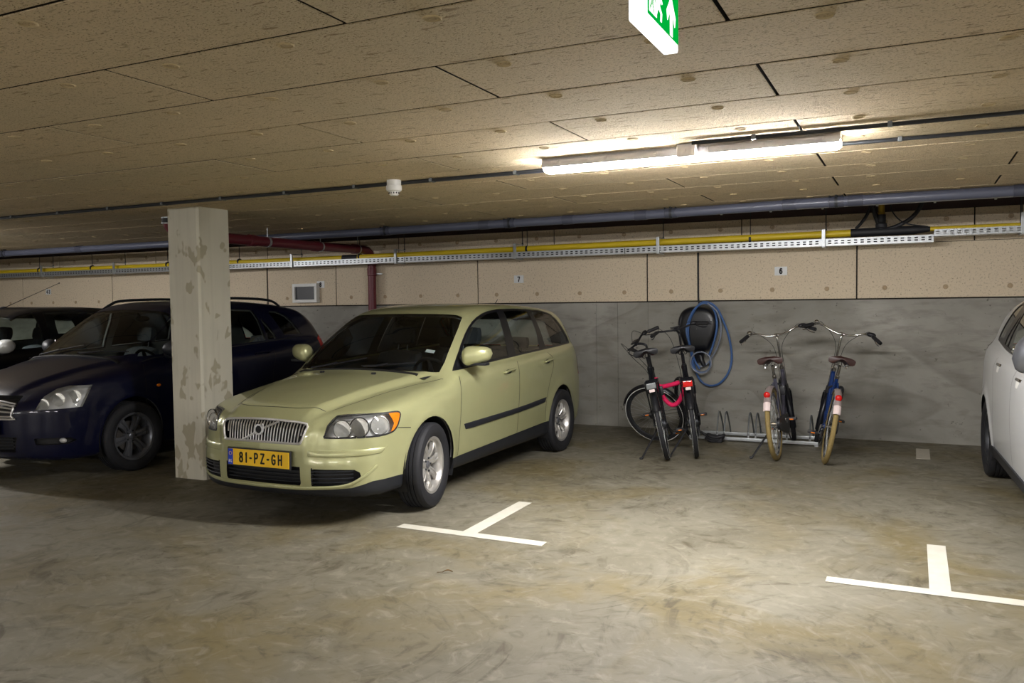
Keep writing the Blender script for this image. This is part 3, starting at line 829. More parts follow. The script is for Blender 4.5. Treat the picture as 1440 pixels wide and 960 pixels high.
m = MB(); m.tube(smooth_path([(-2.12, Yc - .03, 1.492), (-2.02, Yc + .0, 1.40), (-1.985, Yc + .04, 1.25), (-2.0, Yc + .06, 1.08), (-2.06, Yc + .07, .93), (-2.16, Yc + .08, .79), (-2.25, Yc + .06, .76)], 10), .010, 10); m.build('loop', M['grey_cable'], o)
m = MB(); m.tube(smooth_path([(-2.203 + .118 * math.cos(a), Yc - .01, .815 + .122 * math.sin(a)) for a in [2 * PI * k / 14 for k in range(14)]], 6, True), .0085, 10, True); m.build('loop', M['grey_cable'], o)
m = MB(); m.tube(smooth_path([(-2.203 + .105 * math.cos(a), Yc + .02, .80 + .105 * math.sin(a)) for a in [PI * .85 + 1.25 * PI * k / 12 for k in range(13)]], 6), .0125, 10); m.build('loop', M['blue_cable'], o)
m = MB(); m.tube(smooth_path([(-2.268, WY - .02, 2.08), (-2.268, WY - .016, 1.8), (-2.266, WY - .016, 1.55), (-2.25, WY - .04, 1.49), (-2.235, WY - .07, 1.445)], 8), .011, 8)
tag(m.build('power_cable', M['black_rubber']), 'black power cable running down the wall from the tray to the black charger', 'cable')
def pchip(xk,yk):
    xk=np.array(xk,float);yk=np.array(yk,float);h=np.diff(xk);d=np.diff(yk)/h
    m=np.zeros(len(xk))
    for i in range(1,len(xk)-1):
        if d[i-1]*d[i]>0:
            w1=2*h[i]+h[i-1];w2=h[i]+2*h[i-1];m[i]=(w1+w2)/(w1/d[i-1]+w2/d[i])
    m[0]=d[0];m[-1]=d[-1]
    def f(x):
        x=np.asarray(x,float);xc=np.clip(x,xk[0],xk[-1])
        i=np.clip(np.searchsorted(xk,xc)-1,0,len(h)-1);t=(xc-xk[i])/h[i]
        v=(2*t**3-3*t**2+1)*yk[i]+(t**3-2*t**2+t)*h[i]*m[i]+(-2*t**3+3*t**2)*yk[i+1]+(t**3-t**2)*h[i]*m[i+1]
        return v+np.where(x<xk[0],(x-xk[0])*m[0],0)+np.where(x>xk[-1],(x-xk[-1])*m[-1],0)
    return f
def smax(a,b,k):
    h=np.maximum(k-np.abs(a-b),0)/k
    return np.maximum(a,b)+h*h*k*.25
def sstep(a,b,x):
    t=np.clip((x-a)/(b-a),0,1);return t*t*(3-2*t)
class Shape:
    def __init__(s,p):
        s.p=p
        for k in ('top','front','plan','rear','rplan','side','taper','gtaper','bot'): setattr(s,k,pchip(*zip(*p[k])))
    def F(s,S,Y,Z):
        p=s.p;ay=np.abs(Y)
        # side
        zz=Z-p['rise']*(S-p['rise0'])*sstep(.55,.9,Z)
        g=sstep(p['belt']-.06,p['belt']+.06,zz)
        W=s.side(zz)*(s.taper(S)*(1-g)+s.gtaper(S)*g)
        for ws in p['wheels']:
            r=np.hypot(S-ws,Z-p['wr']);W=W+p['flare']*np.exp(-((r-p['arch']-.01)/.05)**2)
        fA=ay-W
        # top
        k=p['plank']
        sh=S-k*ay**2*sstep(.5,1.0,S)*(1-sstep(2.2,2.6,S))
        zt=s.top(sh)
        dz=(s.top(sh+.01)-s.top(sh-.01))/.02
        hood=1-sstep(p['cowl']-.15,p['cowl']+.25,sh)
        cr=p['hcrown']*hood+p['rcrown']*(1-hood)
        zt=zt-cr*ay**2
        e=p['crease0']+(p['crease1']-p['crease0'])*np.clip(S/p['cowl'],0,1.2)
        zt=zt-p['creaseh']*hood*sstep(e-.04,e+.05,ay)*sstep(-.05,.5,S+.25)
        fB=(Z-zt)/np.sqrt(1+dz*dz)
        ec=.40+.22*(Z-.55)
        fC=(s.front(Z)+s.plan(ay)+p.get('nose',0)*sstep(ec-.02,ec+.06,ay)*sstep(.42,.52,Z)-S)
        fD=(S-(s.rear(Z)-s.rplan(ay)))*.9
        fE=s.bot(S)-Z
        kk=p['khood']*hood+p['kroof']*(1-hood)
        m=smax(fA,fB,kk);m=smax(m,fC,p['kf']);m=smax(m,fD,p['kr']);m=smax(m,fE,.05)
        return m
    def grad(s,P,e=.004):
        P=np.asarray(P,float);S,Y,Z=P.T
        g=np.stack([s.F(S+e,Y,Z)-s.F(S-e,Y,Z),s.F(S,Y+e,Z)-s.F(S,Y-e,Z),s.F(S,Y,Z+e)-s.F(S,Y,Z-e)],1)
        return g/np.linalg.norm(g,axis=1,keepdims=True)
    def cast(s,O,D,tmax,n=80):
        "first crossing outward from inside along D"
        lo=np.zeros(len(O));hi=np.full(len(O),tmax)
        ts=np.linspace(0,tmax,n);found=np.zeros(len(O),bool)
        for a,b in zip(ts[:-1],ts[1:]):
            P=O+D*b;v=s.F(*P.T)
            new=(~found)&(v>0);lo[new]=a;hi[new]=b;found|=new
        for _ in range(26):
            m=(lo+hi)/2;v=s.F(*(O+D*m[:,None]).T);q=v>0
            hi=np.where(q,m,hi);lo=np.where(q,lo,m)
        return O+D*((lo+hi)/2)[:,None]
    def grid(s,nth=176,ds=.022,nf=44):
        L=s.p['L'];zs=s.p['spine'];a0,a1=s.p['fan']
        rows=[]
        th=np.linspace(0,2*np.pi,nth,endpoint=False)
        rad=np.stack([0*th,np.sin(th),np.cos(th)*1.0],1)
        for a in np.linspace(np.pi/2,0,nf,endpoint=False)[1:]:
            rows.append((a0,rad*np.cos(a)+np.array([-1,0,0])*np.sin(a)))
        for q in np.arange(a0,a1+1e-6,ds): rows.append((q,rad))
        for a in np.linspace(0,np.pi/2,nf)[1:-1]:
            rows.append((a1,rad*np.cos(a)+np.array([1,0,0])*np.sin(a)))
        O=np.concatenate([np.tile([q,0,zs],(nth,1)) for q,_ in rows]);D=np.concatenate([d for _,d in rows])
        D=D/np.linalg.norm(D,axis=1,keepdims=True)
        V=s.cast(O,D,1.6);nr=len(rows)
        V=np.concatenate([V,s.cast(np.array([[a0,0,zs],[a1,0,zs]]),np.array([[-1.,0,0],[1,0,0]]),1.6)])
        Fc=[]
        for i in range(nr-1):
            for j in range(nth):
                k=(j+1)%nth;Fc.append((i*nth+j,i*nth+k,(i+1)*nth+k,(i+1)*nth+j))
        n0=nr*nth
        for j in range(nth):
            k=(j+1)%nth;Fc.append((n0,k,j));Fc.append((n0+1,(nr-1)*nth+j,(nr-1)*nth+k))
        return V,Fc
ESTATE=dict(L=4.51,spine=.58,fan=(.62,3.95),wheels=(.92,3.56),wr=.312,arch=.345,flare=.012,
 top=[(-.3,.66),(0,.735),(.1,.765),(.3,.815),(.6,.875),(.9,.925),(1.12,.952),(1.19,.965),(1.30,1.03),(1.6,1.22),(1.88,1.375),(2.0,1.412),(2.2,1.44),(2.5,1.455),(2.9,1.45),(3.4,1.425),(3.9,1.375),(4.2,1.33)],
 front=[(.1,.16),(.2,.05),(.26,.012),(.35,0),(.5,0),(.6,.012),(.7,.045),(.76,.09),(.85,.2)],
 plan=[(0,0),(.3,.014),(.5,.055),(.65,.13),(.75,.22),(.82,.33),(.86,.46),(.9,.7)],
 rear=[(.15,4.36),(.3,4.47),(.45,4.51),(.6,4.51),(.75,4.47),(.9,4.42),(1.0,4.36),(1.2,4.20),(1.33,4.08),(1.45,3.95)],
 rplan=[(0,0),(.4,.02),(.6,.07),(.75,.16),(.82,.26),(.88,.5)],
 side=[(.1,.79),(.2,.835),(.3,.858),(.5,.878),(.65,.885),(.8,.878),(.87,.866),(.92,.842),(.955,.805),(.99,.785),(1.1,.745),(1.25,.675),(1.4,.595),(1.55,.50)],
 taper=[(-.2,.90),(.2,.935),(.5,.97),(.9,.993),(1.4,1.0),(3.2,1.0),(3.8,.985),(4.5,.93)],
 gtaper=[(-.2,.90),(.5,.97),(.9,.99),(1.2,1.0),(2.4,1.02),(3.2,1.0),(3.8,.965),(4.3,.92)],
 bot=[(-.3,.25),(.1,.2),(.4,.19),(1.0,.2),(3.5,.2),(4.2,.24),(4.6,.32)],
 belt=.95,rise=.033,rise0=1.7,cowl=1.19,plank=.17,hcrown=.06,rcrown=.05,crease0=.33,crease1=.62,creaseh=.03,khood=.13,kroof=.12,kf=.09,kr=.09)
# ------------------------------------------------------------------ car builder
class Car:
    """an implicit car body (Shape), cut along real outlines into panels, glass and lamps.
    local axes: s back from the nose, y to the car's left, z up; world = (cx + y*sy, yf + s*ss, z*sz)"""
    def __init__(c, prm, name, label, cx, yf, sc, mats, group=None):
        c.sh = Shape(prm); c.p = prm; c.sc = sc; c.m = mats
        c.root = empty(name, (cx, yf, 0)); tag(c.root, label, 'car', group)
        V, F = c.sh.grid(nth=mats.get('nth', 176), ds=mats.get('ds', .022), nf=mats.get('nf', 44))
        c.bm = bmesh.new()
        vs = [c.bm.verts.new(p) for p in V.tolist()]
        for f in F:
            try: c.bm.faces.new([vs[i] for i in reversed(f)])
            except ValueError: pass
        c.bm.normal_update()
        f0 = c.bm.faces[:][len(F) // 2]
        if f0.normal.dot(f0.calc_center_median() - Vector((2.2, 0, .6))) < 0:
            bmesh.ops.reverse_faces(c.bm, faces=c.bm.faces)
        c.bm.normal_update()
        c.lay = c.bm.faces.layers.int.new('part')
        c.codes = {}; c.mi = c.bm.faces.layers.int.new('mi')
    # --- placement of local points
    def w(c, p): return Vector((p[1] * c.sc[1], p[0] * c.sc[0], p[2] * c.sc[2]))
    def snap(c, P, it=8):
        P = np.array(P, float).reshape(-1, 3)
        for _ in range(it):
            g = c.sh.grad(P); v = c.sh.F(*P.T); P = P - g * v[:, None] * .9
        return P
    def off(c, P, d):
        P = c.snap(P); return P + c.sh.grad(P) * d
    # --- cutting
    def cut(c, pts, code, proj='side', side=1, filt=None, only=None):
        """pts: 3-D outline points; proj: direction looked along"""
        if proj == 'side': U, V, N = (1, 0, 0), (0, 0, 1), (0, side, 0)
        elif proj == 'front': U, V, N = (0, 1, 0), (0, 0, 1), (-1, 0, 0)
        elif proj == 'rear': U, V, N = (0, 1, 0), (0, 0, 1), (1, 0, 0)
        elif proj == 'top': U, V, N = (1, 0, 0), (0, 1, 0), (0, 0, 1)
        elif proj == 'diag': U, V, N = (.7071, .7071 * side, 0), (0, 0, 1), (-.7071, .7071 * side, 0)
        U, V, N = Vector(U), Vector(V), Vector(N)
        P = [(Vector(p).dot(U), Vector(p).dot(V)) for p in pts]
        x0 = min(p[0] for p in P) - .03; x1 = max(p[0] for p in P) + .03
        y0 = min(p[1] for p in P) - .03; y1 = max(p[1] for p in P) + .03
        bm = c.bm; L = []
        for f in bm.faces:
            if f.normal.dot(N) < .04: continue
            q = f.calc_center_median()
            if filt and not filt(q): continue
            if only is not None and f[c.lay] not in only: continue
            a, b = q.dot(U), q.dot(V)
            if x0 - .03 < a < x1 + .03 and y0 - .03 < b < y1 + .03: L.append(f)
        n = len(P)
        for i in range(n):
            a, b = P[i], P[(i + 1) % n]
            d = (b[0] - a[0], b[1] - a[1]); l = math.hypot(*d)
            if l < 1e-6: continue
            nr = U * (-d[1] / l) + V * (d[0] / l); co = U * a[0] + V * a[1]
            bx0, bx1 = min(a[0], b[0]) - .002, max(a[0], b[0]) + .002
            by0, by1 = min(a[1], b[1]) - .002, max(a[1], b[1]) + .002
            S = []
            for f in L:
                if not f.is_valid: continue
                us = [v.co.dot(U) for v in f.verts]; vv = [v.co.dot(V) for v in f.verts]
                if max(us) < bx0 or min(us) > bx1 or max(vv) < by0 or min(vv) > by1: continue
                ds = [(v.co - co).dot(nr) for v in f.verts]
                if min(ds) < -1e-6 and max(ds) > 1e-6: S.append(f)
            if not S: continue
            es = {e for f in S for e in f.edges}; vs = {v for f in S for v in f.verts}
            r = bmesh.ops.bisect_plane(bm, geom=list(S) + list(es) + list(vs), plane_co=co, plane_no=nr, dist=1e-6)
            new = {f for e in r['geom_cut'] if isinstance(e, bmesh.types.BMEdge) for f in e.link_faces}
            L = list({f for f in L if f.is_valid} | {f for f in new if f.normal.dot(N) > .02})
        k = c.codes.setdefault(code, len(c.codes) + 1)
        for f in L:
            if not f.is_valid: continue
            if only is not None and f[c.lay] not in only: continue
            q = f.calc_center_median(); x, y = q.dot(U), q.dot(V); ins = False
            for i in range(n):
                (ax, ay), (bx, by) = P[i], P[(i + 1) % n]
                if (ay > y) != (by > y) and x < (bx - ax) * (y - ay) / (by - ay) + ax: ins = not ins
            if ins: f[c.lay] = k
    def both(c, pts, code, proj='side', **kw):
        c.cut(pts, code + '_l', proj, 1, **kw)
        c.cut([(s, -y, z) for s, y, z in pts], code + '_r', proj, -1, **kw)
    def faces(c, code):
        k = 0 if code is None else c.codes[code]
        return [f for f in c.bm.faces if f[c.lay] == k]
    def drop(c, code):
        bmesh.ops.delete(c.bm, geom=c.faces(code), context='FACES')
    def extract(c, code, name, mats, parent=None, d=0.0, wall=0.0, keep=False):
        """faces of a code become their own mesh, offset d along the surface normal, with walls of depth `wall`"""
        fs = c.faces(code)
        idx = {}; vl = []
        for f in fs:
            for v in f.verts:
                if v not in idx: idx[v] = len(vl); vl.append(v)
        if not vl: return None
        P = np.array([v.co[:] for v in vl]); G = c.sh.grad(P)
        Q = P + G * d
        F = [[idx[v] for v in f.verts] for f in fs]; MI = [f[c.mi] for f in fs]
        N = G.copy()
        if wall:
            bd = [(idx[l.vert], idx[l.link_loop_next.vert]) for f in fs for l in f.loops if sum(1 for g in l.edge.link_faces if g[c.lay] == fs[0][c.lay]) == 1]
            n0 = len(Q); mp = {}; ex = []
            W = []
            for a, b in bd:
                for q in (a, b):
                    if q not in mp: mp[q] = n0 + len(ex); ex.append(P[q] + G[q] * (d + wall))
                W.append([a, b, mp[b], mp[a]])
            Q = np.vstack([Q, ex]) if ex else Q
            F += [list(reversed(w_)) for w_ in W]; MI += [0] * len(W)
        sc = np.array([c.sc[1], c.sc[0], c.sc[2]])
        Qw = Q[:, [1, 0, 2]] * sc
        F = [list(reversed(f)) for f in F]            # axes swapped: handedness flips
        me = bpy.data.meshes.new(name); me.from_pydata(Qw.tolist(), [], F)
        me.polygons.foreach_set('use_smooth', [True] * len(F)); me.polygons.foreach_set('material_index', MI)
        for m in (mats if isinstance(mats, (list, tuple)) else [mats]): me.materials.append(m)
        if not wall:
            Nw = G[:, [1, 0, 2]] / sc; Nw /= np.linalg.norm(Nw, axis=1, keepdims=True)
            me.normals_split_custom_set_from_vertices(Nw.tolist())
        else:
            me.set_sharp_from_angle(angle=math.radians(35))
        o = link(name, me, parent or c.root)
        if not keep: bmesh.ops.delete(c.bm, geom=fs, context='FACES')
        return o
    # --- strips laid on the surface
    def ribbon(c, m, pts, wd, d=.0006, closed=False, n=5, sub=6, th=0.0):
        """narrow strip following points snapped to the body"""
        path = smooth_path(pts, sub, closed) if sub > 1 else [Vector(p) for p in pts]
        P = c.snap([p[:] for p in path]); G = c.sh.grad(P); N = len(P)
        rows = []
        for i in range(N):
            a = P[i - 1] if (i > 0 or closed) else P[i]; b = P[(i + 1) % N] if (i < N - 1 or closed) else P[i]
            t = b - a; t = t / (np.linalg.norm(t) + 1e-9); s_ = np.cross(t, G[i])
            s_ /= np.linalg.norm(s_) + 1e-9
            base = [P[i] + s_ * wd * k for k in (-.5, 0, .5)]
            if th:
                o = [P[i] - s_ * wd * .5 - G[i] * .002, P[i] - s_ * wd * .5 + G[i] * th * .7, P[i] - s_ * wd * .34 + G[i] * th, P[i] + s_ * wd * .34 + G[i] * th, P[i] + s_ * wd * .5 + G[i] * th * .7, P[i] + s_ * wd * .5 - G[i] * .002]
            else:
                o = [q + G[i] * d for q in base]
            rows.append([c.w(q) for q in o])
        if closed: rows.append(rows[0])
        m.grid(rows)
        if th and not closed:
            k = len(m.v) - len(rows) * 6
            m.f += [tuple(k + q for q in range(6)), tuple(k + (len(rows) - 1) * 6 + q for q in range(6))]; m.mi += [m.m] * 2; m.sm += [False] * 2
    def patch(c, m, A, B, d, nn=14):
        """raised pad between two curves A and B on the body"""
        A = smooth_path(A, nn); B = smooth_path(B, nn); rows = []
        k = min(len(A), len(B))
        for j in range(7):
            t = j / 6; prof = (0, .72, 1, 1, 1, .72, 0)[j]; tt = (0, .04, .16, .5, .84, .96, 1)[j]
            Q = c.snap([(A[i].lerp(B[i], tt))[:] for i in range(k)]); G = c.sh.grad(Q)
            e = np.array([min(1, i / 1.5, (k - 1 - i) / 1.5) for i in range(k)])
            rows.append([c.w(q) for q in (Q + G * ((d * prof * e - .001)[:, None]))])
        m.grid(rows)
    def mirror_pts(c, pts): return [(s, -y, z) for s, y, z in pts]

def wheel(parent, c, s, y, side, R=.32, rim=.205, wd=.195, steer=0.0, spokes=7, mat='alloy', style=0):
    """one road wheel: tyre > tread; rim > hub cap, bolts; brake disc"""
    o = empty('wheel', (y * c.sc[1] * side, s * c.sc[0], R), (0, 0, 0), c.root)
    o.rotation_euler = (0, 0, steer)
    ax = (side, 0, 0)
    h = wd / 2
    t = MB()
    pr = [(rim - .004, -h * .62), (rim + .012, -h * .80), (rim + .04, -h * .96), (R - .045, -h), (R - .016, -h * .93), (R - .004, -h * .80)]
    out = [(R, -h * .72)]
    for g in (-.45, -.15, .15, .45):
        out += [(R, h * (g - .045)), (R - .008, h * (g - .03)), (R - .008, h * (g + .03)), (R, h * (g + .045))]
    out += [(R, h * .72)]
    pr = pr + out + [(r, -q) for r, q in reversed(pr)]
    t.lathe(pr + [(rim - .02, 0)], axis=ax, n=56, closed=True); t.build('tyre', M['tyre'], o, sharp=28)
    r = MB()
    bar = [(rim + .008, h * .80), (rim + .010, h * .70), (rim - .004, h * .66), (rim - .012, h * .58), (rim - .022, h * .30), (rim - .026, -h * .6), (rim - .034, -h * .6), (rim - .032, h * .30), (rim - .020, h * .62), (rim - .010, h * .76)]
    r.lathe(bar, axis=ax, n=56, closed=True)
    u = Vector((0, 1, 0)); v = Vector((0, 0, 1)); a = Vector(ax)
    fz = h * .56
    for k in range(spokes):
        an = 2 * PI * k / spokes + .2
        er = u * math.cos(an) + v * math.sin(an); et = v * math.cos(an) - u * math.sin(an)
        r0, r1 = .045, rim - .016
        w0, w1 = (.026, .034) if style == 0 else (.030, .052)
        rows = []
        for i in range(7):
            q = i / 6; rr = r0 + (r1 - r0) * q; ww = w0 + (w1 - w0) * q
            ww *= 1 - .18 * math.sin(PI * q)
            top = fz - .028 * (1 - q) ** 2 + .010 * math.sin(PI * q) - .008 * q
            if style == 0:
                cs = [(-ww, top - .022), (-ww * .86, top - .002), (-ww * .3, top), (-ww * .18, top - .007), (ww * .18, top - .007), (ww * .3, top), (ww * .86, top - .002), (ww, top - .022)]
            else:
                cs = [(-ww, top - .022), (-ww * .9, top - .002), (-ww * .24, top + .001), (-ww * .10, top - .010), (ww * .10, top - .010), (ww * .24, top + .001), (ww * .9, top - .002), (ww, top - .022)]
            rows.append([er * rr + et * x + a * z for x, z in cs] )
        r.grid(rows)
    r.lathe([(0, fz - .022), (.062, fz - .024), (.070, fz - .04), (.070, fz - .075), (0, fz - .075)], axis=ax, n=28)
    ro = r.build('rim', M[mat], o, sharp=35)
    m = MB(); m.lathe([(0, fz - .012), (.024, fz - .013), (.029, fz - .017), (.029, fz - .026), (0, fz - .026)], axis=ax, n=20); m.build('hub_cap', M['alloy_d'], ro)
    for k in range(5):
        an = 2 * PI * k / 5
        p = (u * math.cos(an) + v * math.sin(an)) * .050
        m = MB(); m.lathe([(0, .0), (.008, .0), (.009, -.012), (0, -.012)], p + a * (fz - .014), ax, 6); m.build('wheel_bolt', M['steel_d'], ro)
    m = MB(); m.lathe([(.05, -.012), (.142, -.012), (.142, .006), (.05, .006)], axis=ax, n=36, closed=True)
    m.lathe([(0, -h * .7), (.10, -h * .7), (.10, -.02), (0, -.02)], axis=ax, n=24); m.build('brake_disc', M['disc'], o)
    return o

def car_seat(parent, loc, mat, wide=.50, rest=True):
    o = empty('seat', loc, (0, 0, 0), parent)
    # +Y is towards the back of the car
    def cushion(nm, a, b, bev):
        m = MB(); m.smooth = True
        bm = bmesh.new(); bmesh.ops.create_cube(bm, size=1)
        bmesh.ops.subdivide_edges(bm, edges=bm.edges[:], cuts=3, use_grid_fill=True)
        for v in bm.verts:
            p = v.co * 2; q = Vector((p.x * math.sqrt(1 - .35 * p.y * p.y / 2 - .35 * p.z * p.z / 2), p.y * math.sqrt(max(.1, 1 - .5 * p.x * p.x / 2 - .5 * p.z * p.z / 2)), p.z * math.sqrt(1 - .35 * p.y * p.y / 2 - .35 * p.x * p.x / 2)))
            v.co = Vector([(a[i] + b[i]) / 2 + q[i] * (b[i] - a[i]) / 2 for i in range(3)])
        m.bm(bm); return m
    m = cushion('x', (-wide / 2, -.25, .0), (wide / 2, .27, .19), .05); m.build('cushion', mat, o)
    m = cushion('x', (-wide / 2, -.075, 0), (wide / 2, .075, .62), .05)
    b = m.build('backrest', mat, o); b.location = (0, .27, .12); b.rotation_euler = (-.30, 0, 0)
    if rest:
        for dx in ([0] if wide < .8 else [-wide * .33, wide * .33]):
            m = cushion('x', (-.125, -.045, 0), (.125, .045, .17 if wide < .8 else .12), .04); hd = m.build('headrest', mat, o); hd.location = (dx, .485, .76 if wide < .8 else .71); hd.rotation_euler = (-.18, 0, 0)
            m = MB()
            for q in (-.05, .05): m.tube([(q, 0, -.09), (q, 0, .03)], .006, 6)
            m.build('post', M['steel_d'], hd)
    return o

def interior(c, seatmat, z=.36, belt=.93, sf=1.95, sr=2.95, dash=1.32):
    r = c.root; sx, sy, sz = c.sc[1], c.sc[0], c.sc[2]
    for y in (-.37, .37):
        car_seat(r, (y * sx, sf * sy, z * sz), seatmat)
    car_seat(r, (0, sr * sy, (z - .03) * sz), seatmat, 1.22)
    m = MB(); rows = []
    for s, zz in ((dash - .16, belt - .01), (dash + .05, belt + .02), (dash + .28, belt - .01), (dash + .36, belt - .08), (dash + .34, belt - .34), (dash + .30, belt - .50)):
        rows.append([c.w((s, y, zz - .02 * abs(y / .66) ** 3)) for y in np.linspace(-.68, .68, 15)])
    m.grid(rows); m.build('dashboard', M['dash'], r)
    w_ = empty('steering_wheel', c.w((dash + .48, .37, belt - .08)), (-1.12, 0, 0), r)
    m = MB(); m.tube([(.185 * math.cos(a), .185 * math.sin(a), 0) for a in [2 * PI * k / 36 for k in range(36)]], .015, 8, True); m.build('rim', M['black_plastic'], w_)
    m = MB()
    for a in (PI * 1.5, .25, PI - .25): m.tube([(0, 0, -.02), (.18 * math.cos(a), .18 * math.sin(a), 0)], [.03, .014], 8)
    m.lathe([(0, .012), (.055, .008), (.07, -.03), (0, -.04)], n=18); m.build('spokes', M['black_plastic'], w_)
    m = MB(); m.box(c.w((dash + .0, -.70, .24)), c.w((c.p['L'] - .45, .70, .28))); m.build('cabin_floor', M['cabin'], r)
    m = MB(); m.ball((0, 0, 0), (.11, .03, .035), 14, 8); g = m.build('rear_view_mirror', M['black_plastic'], r); g.location = c.w((1.95 * c.p['L'] / 4.51, 0, c.p['mirz']))
    m = MB(); m.tube([(0, -.02, .0), (0, -.06, .07)], .009, 6); m.build('arm', M['black_plastic'], g)

def lining(c, codes):
    """inner skin of roof, pillars and doors seen through the windows"""
    V = []; F = []
    for code in codes:
        for f in c.faces(code):
            q = f.calc_center_median()
            if q.z < .30 or f.normal.z < -.4: continue
            k = len(V); P = np.array([v.co[:] for v in f.verts])
            V.append(P); F.append(len(P))
    P = np.vstack(V); G = c.sh.grad(P); Q = (P - G * .03)
    m = MB(); k = 0; vs = [c.w(q) for q in Q]; fs = []
    for n in F: fs.append(tuple(range(k, k + n))); k += n
    m.add(vs, fs); me = m.mesh('cabin_lining', M['cabin']); return link('cabin_lining', me, c.root)

def arches(c, tub=True):
    """round wheel openings with dark inner tubs"""
    A = c.p['arch']
    for s0 in c.p['wheels']:
        for sd in (1, -1):
            pts = []
            for k in range(40):
                a = 2 * PI * k / 40; pts.append((s0 + A / c.sc[0] * .97 * math.cos(a), .9 * sd, c.p['wr'] + .008 + A / c.sc[2] * 1.02 * math.sin(a)))
            c.cut(pts, 'arch', 'side', sd, filt=lambda q, sd=sd: q.y * sd > .45)
            fs = [f for f in c.bm.faces if math.hypot((f.calc_center_median().x - s0), f.calc_center_median().z - c.p['wr']) < A * .97 and f.calc_center_median().y * sd > .56]
            k = c.codes['arch']
            for f in fs: f[c.lay] = k
    c.drop('arch')
    for s0 in c.p['wheels']:
        for sd in (1, -1):
            o = c.w((s0, 0, c.p['wr'])); rr = A * 1.03
            m = MB(); rows = []
            for x in (.545, .865):
                rows.append([(sd * x * c.sc[1], o.y + rr * math.cos(a), o.z + .006 + rr * math.sin(a)) for a in np.linspace(-.45, PI + .45, 40)])
            m.grid(rows)
            m.f.append(tuple(range(40))); m.mi.append(0); m.sm.append(False)
            m.build('wheel_arch_liner', M['seal'], c.root)
# ------------------------------------------------------------------ pale green estate car
P_ = dict(ESTATE)
P_['mirz'] = 1.30; P_['creaseh'] = .040; P_['nose'] = .022
P_['top'] = [(-.3, .66), (0, .735), (.1, .765), (.3, .815), (.6, .875), (.9, .925), (1.12, .952), (1.19, .965), (1.30, 1.03), (1.6, 1.22), (1.88, 1.375), (2.0, 1.412), (2.2, 1.442), (2.5, 1.46), (2.9, 1.458), (3.4, 1.44), (3.9, 1.405), (4.2, 1.365)]
P_['rear'] = [(.15, 4.36), (.3, 4.47), (.45, 4.51), (.6, 4.51), (.75, 4.47), (.9, 4.42), (1.0, 4.37), (1.2, 4.25), (1.33, 4.16), (1.45, 4.05)]
P_['gtaper'] = [(-.2, .90), (.5, .97), (.9, .99), (1.2, 1.0), (2.4, 1.02), (3.2, 1.005), (3.8, .985), (4.3, .955)]
SCL = (.9761, .9634, 1.0461)
C = Car(P_, 'estate_car', 'pale green metallic estate car with yellow number plate parked right of the column', -4.0943, 4.4712, SCL, dict())
c = C
arches(c)
# outlines measured on the body (s, y, z)
side_o = [(1.41, .8, .942), (1.54, .8, 1.038), (1.678, .8, 1.134), (1.80, .8, 1.208), (1.908, .8, 1.265), (2.01, .8, 1.307), (2.123, .8, 1.340), (2.25, .8, 1.368), (2.40, .8, 1.390), (2.612, .8, 1.404), (2.93, .8, 1.406), (3.286, .8, 1.396), (3.55, .8, 1.382), (3.716, .8, 1.368), (3.82, .8, 1.345), (3.90, .8, 1.295), (3.985, .8, 1.20), (4.05, .8, 1.10), (4.058, .8, 1.055), (4.03, .8, 1.038), (3.578, .8, 1.020), (2.918, .8, 1.000), (2.171, .8, .974)]
c.both(side_o, 'frame', filt=lambda q: q.z > .90)
K = [c.codes['frame_l'], c.codes['frame_r']]
def pane(code, pts):
    c.cut(pts, code + '_l', 'side', 1, only=[K[0]]); c.cut([(s, -y, z) for s, y, z in pts], code + '_r', 'side', -1, only=[K[1]])
pane('quarter_light', [(1.50, .8, .972), (1.50, .8, .99), (1.545, .8, 1.018), (1.56, .8, 1.018), (1.56, .8, .975)])
pane('win_a', [(1.575, .8, .982), (1.575, .8, 1.032), (1.70, .8, 1.125), (1.84, .8, 1.214), (1.964, .8, 1.272), (2.08, .8, 1.312), (2.20, .8, 1.340), (2.36, .8, 1.366), (2.56, .8, 1.382), (2.535, .8, 1.32), (2.47, .8, 1.12), (2.435, .8, 1.0)])
pane('win_b', [(2.60, .8, 1.008), (2.63, .8, 1.12), (2.675, .8, 1.28), (2.71, .8, 1.386), (3.0, .8, 1.388), (3.235, .8, 1.38), (3.25, .8, 1.33), (3.24, .8, 1.2), (3.19, .8, 1.026)])
pane('win_c', [(3.345, .8, 1.034), (3.35, .8, 1.2), (3.355, .8, 1.376), (3.597, .8, 1.366), (3.72, .8, 1.350), (3.80, .8, 1.328), (3.872, .8, 1.28), (3.955, .8, 1.19), (4.018, .8, 1.10), (4.025, .8, 1.062), (3.98, .8, 1.05)])
ws = [(1.158, 0, .9), (1.165, .2, .9), (1.19, .4, .9), (1.24, .57, .9), (1.325, .715, .9), (1.42, .712, 1), (1.62, .672, 1.1), (1.80, .632, 1.2), (1.945, .592, 1.3), (1.918, .4, 1.3), (1.893, .2, 1.3), (1.885, 0, 1.3)]
ws = ws + [(s, -y, z) for s, y, z in reversed(ws[1:-1])]
c.cut(ws, 'windshield', 'top', 1, filt=lambda q: q.z > .88 and q.x < 2.2)
rw = [(-.62, 1.0), (-.60, 1.12), (-.56, 1.27), (-.50, 1.315), (.50, 1.315), (.56, 1.27), (.60, 1.12), (.62, 1.0)]
c.cut([(4.3, y, z) for y, z in rw], 'rear_window', 'rear', 1)
hood = [(.142, 0, 0), (.146, .2, 0), (.17, .33, 0), (.21, .425, 0), (.25, .455, 0), (.30, .474, 0), (.52, .545, 0), (.78, .598, 0), (1.02, .655, 0), (1.20, .70, 0), (1.31, .722, 0), (1.235, .575, 0), (1.18, .4, 0), (1.152, .2, 0), (1.146, 0, 0)]
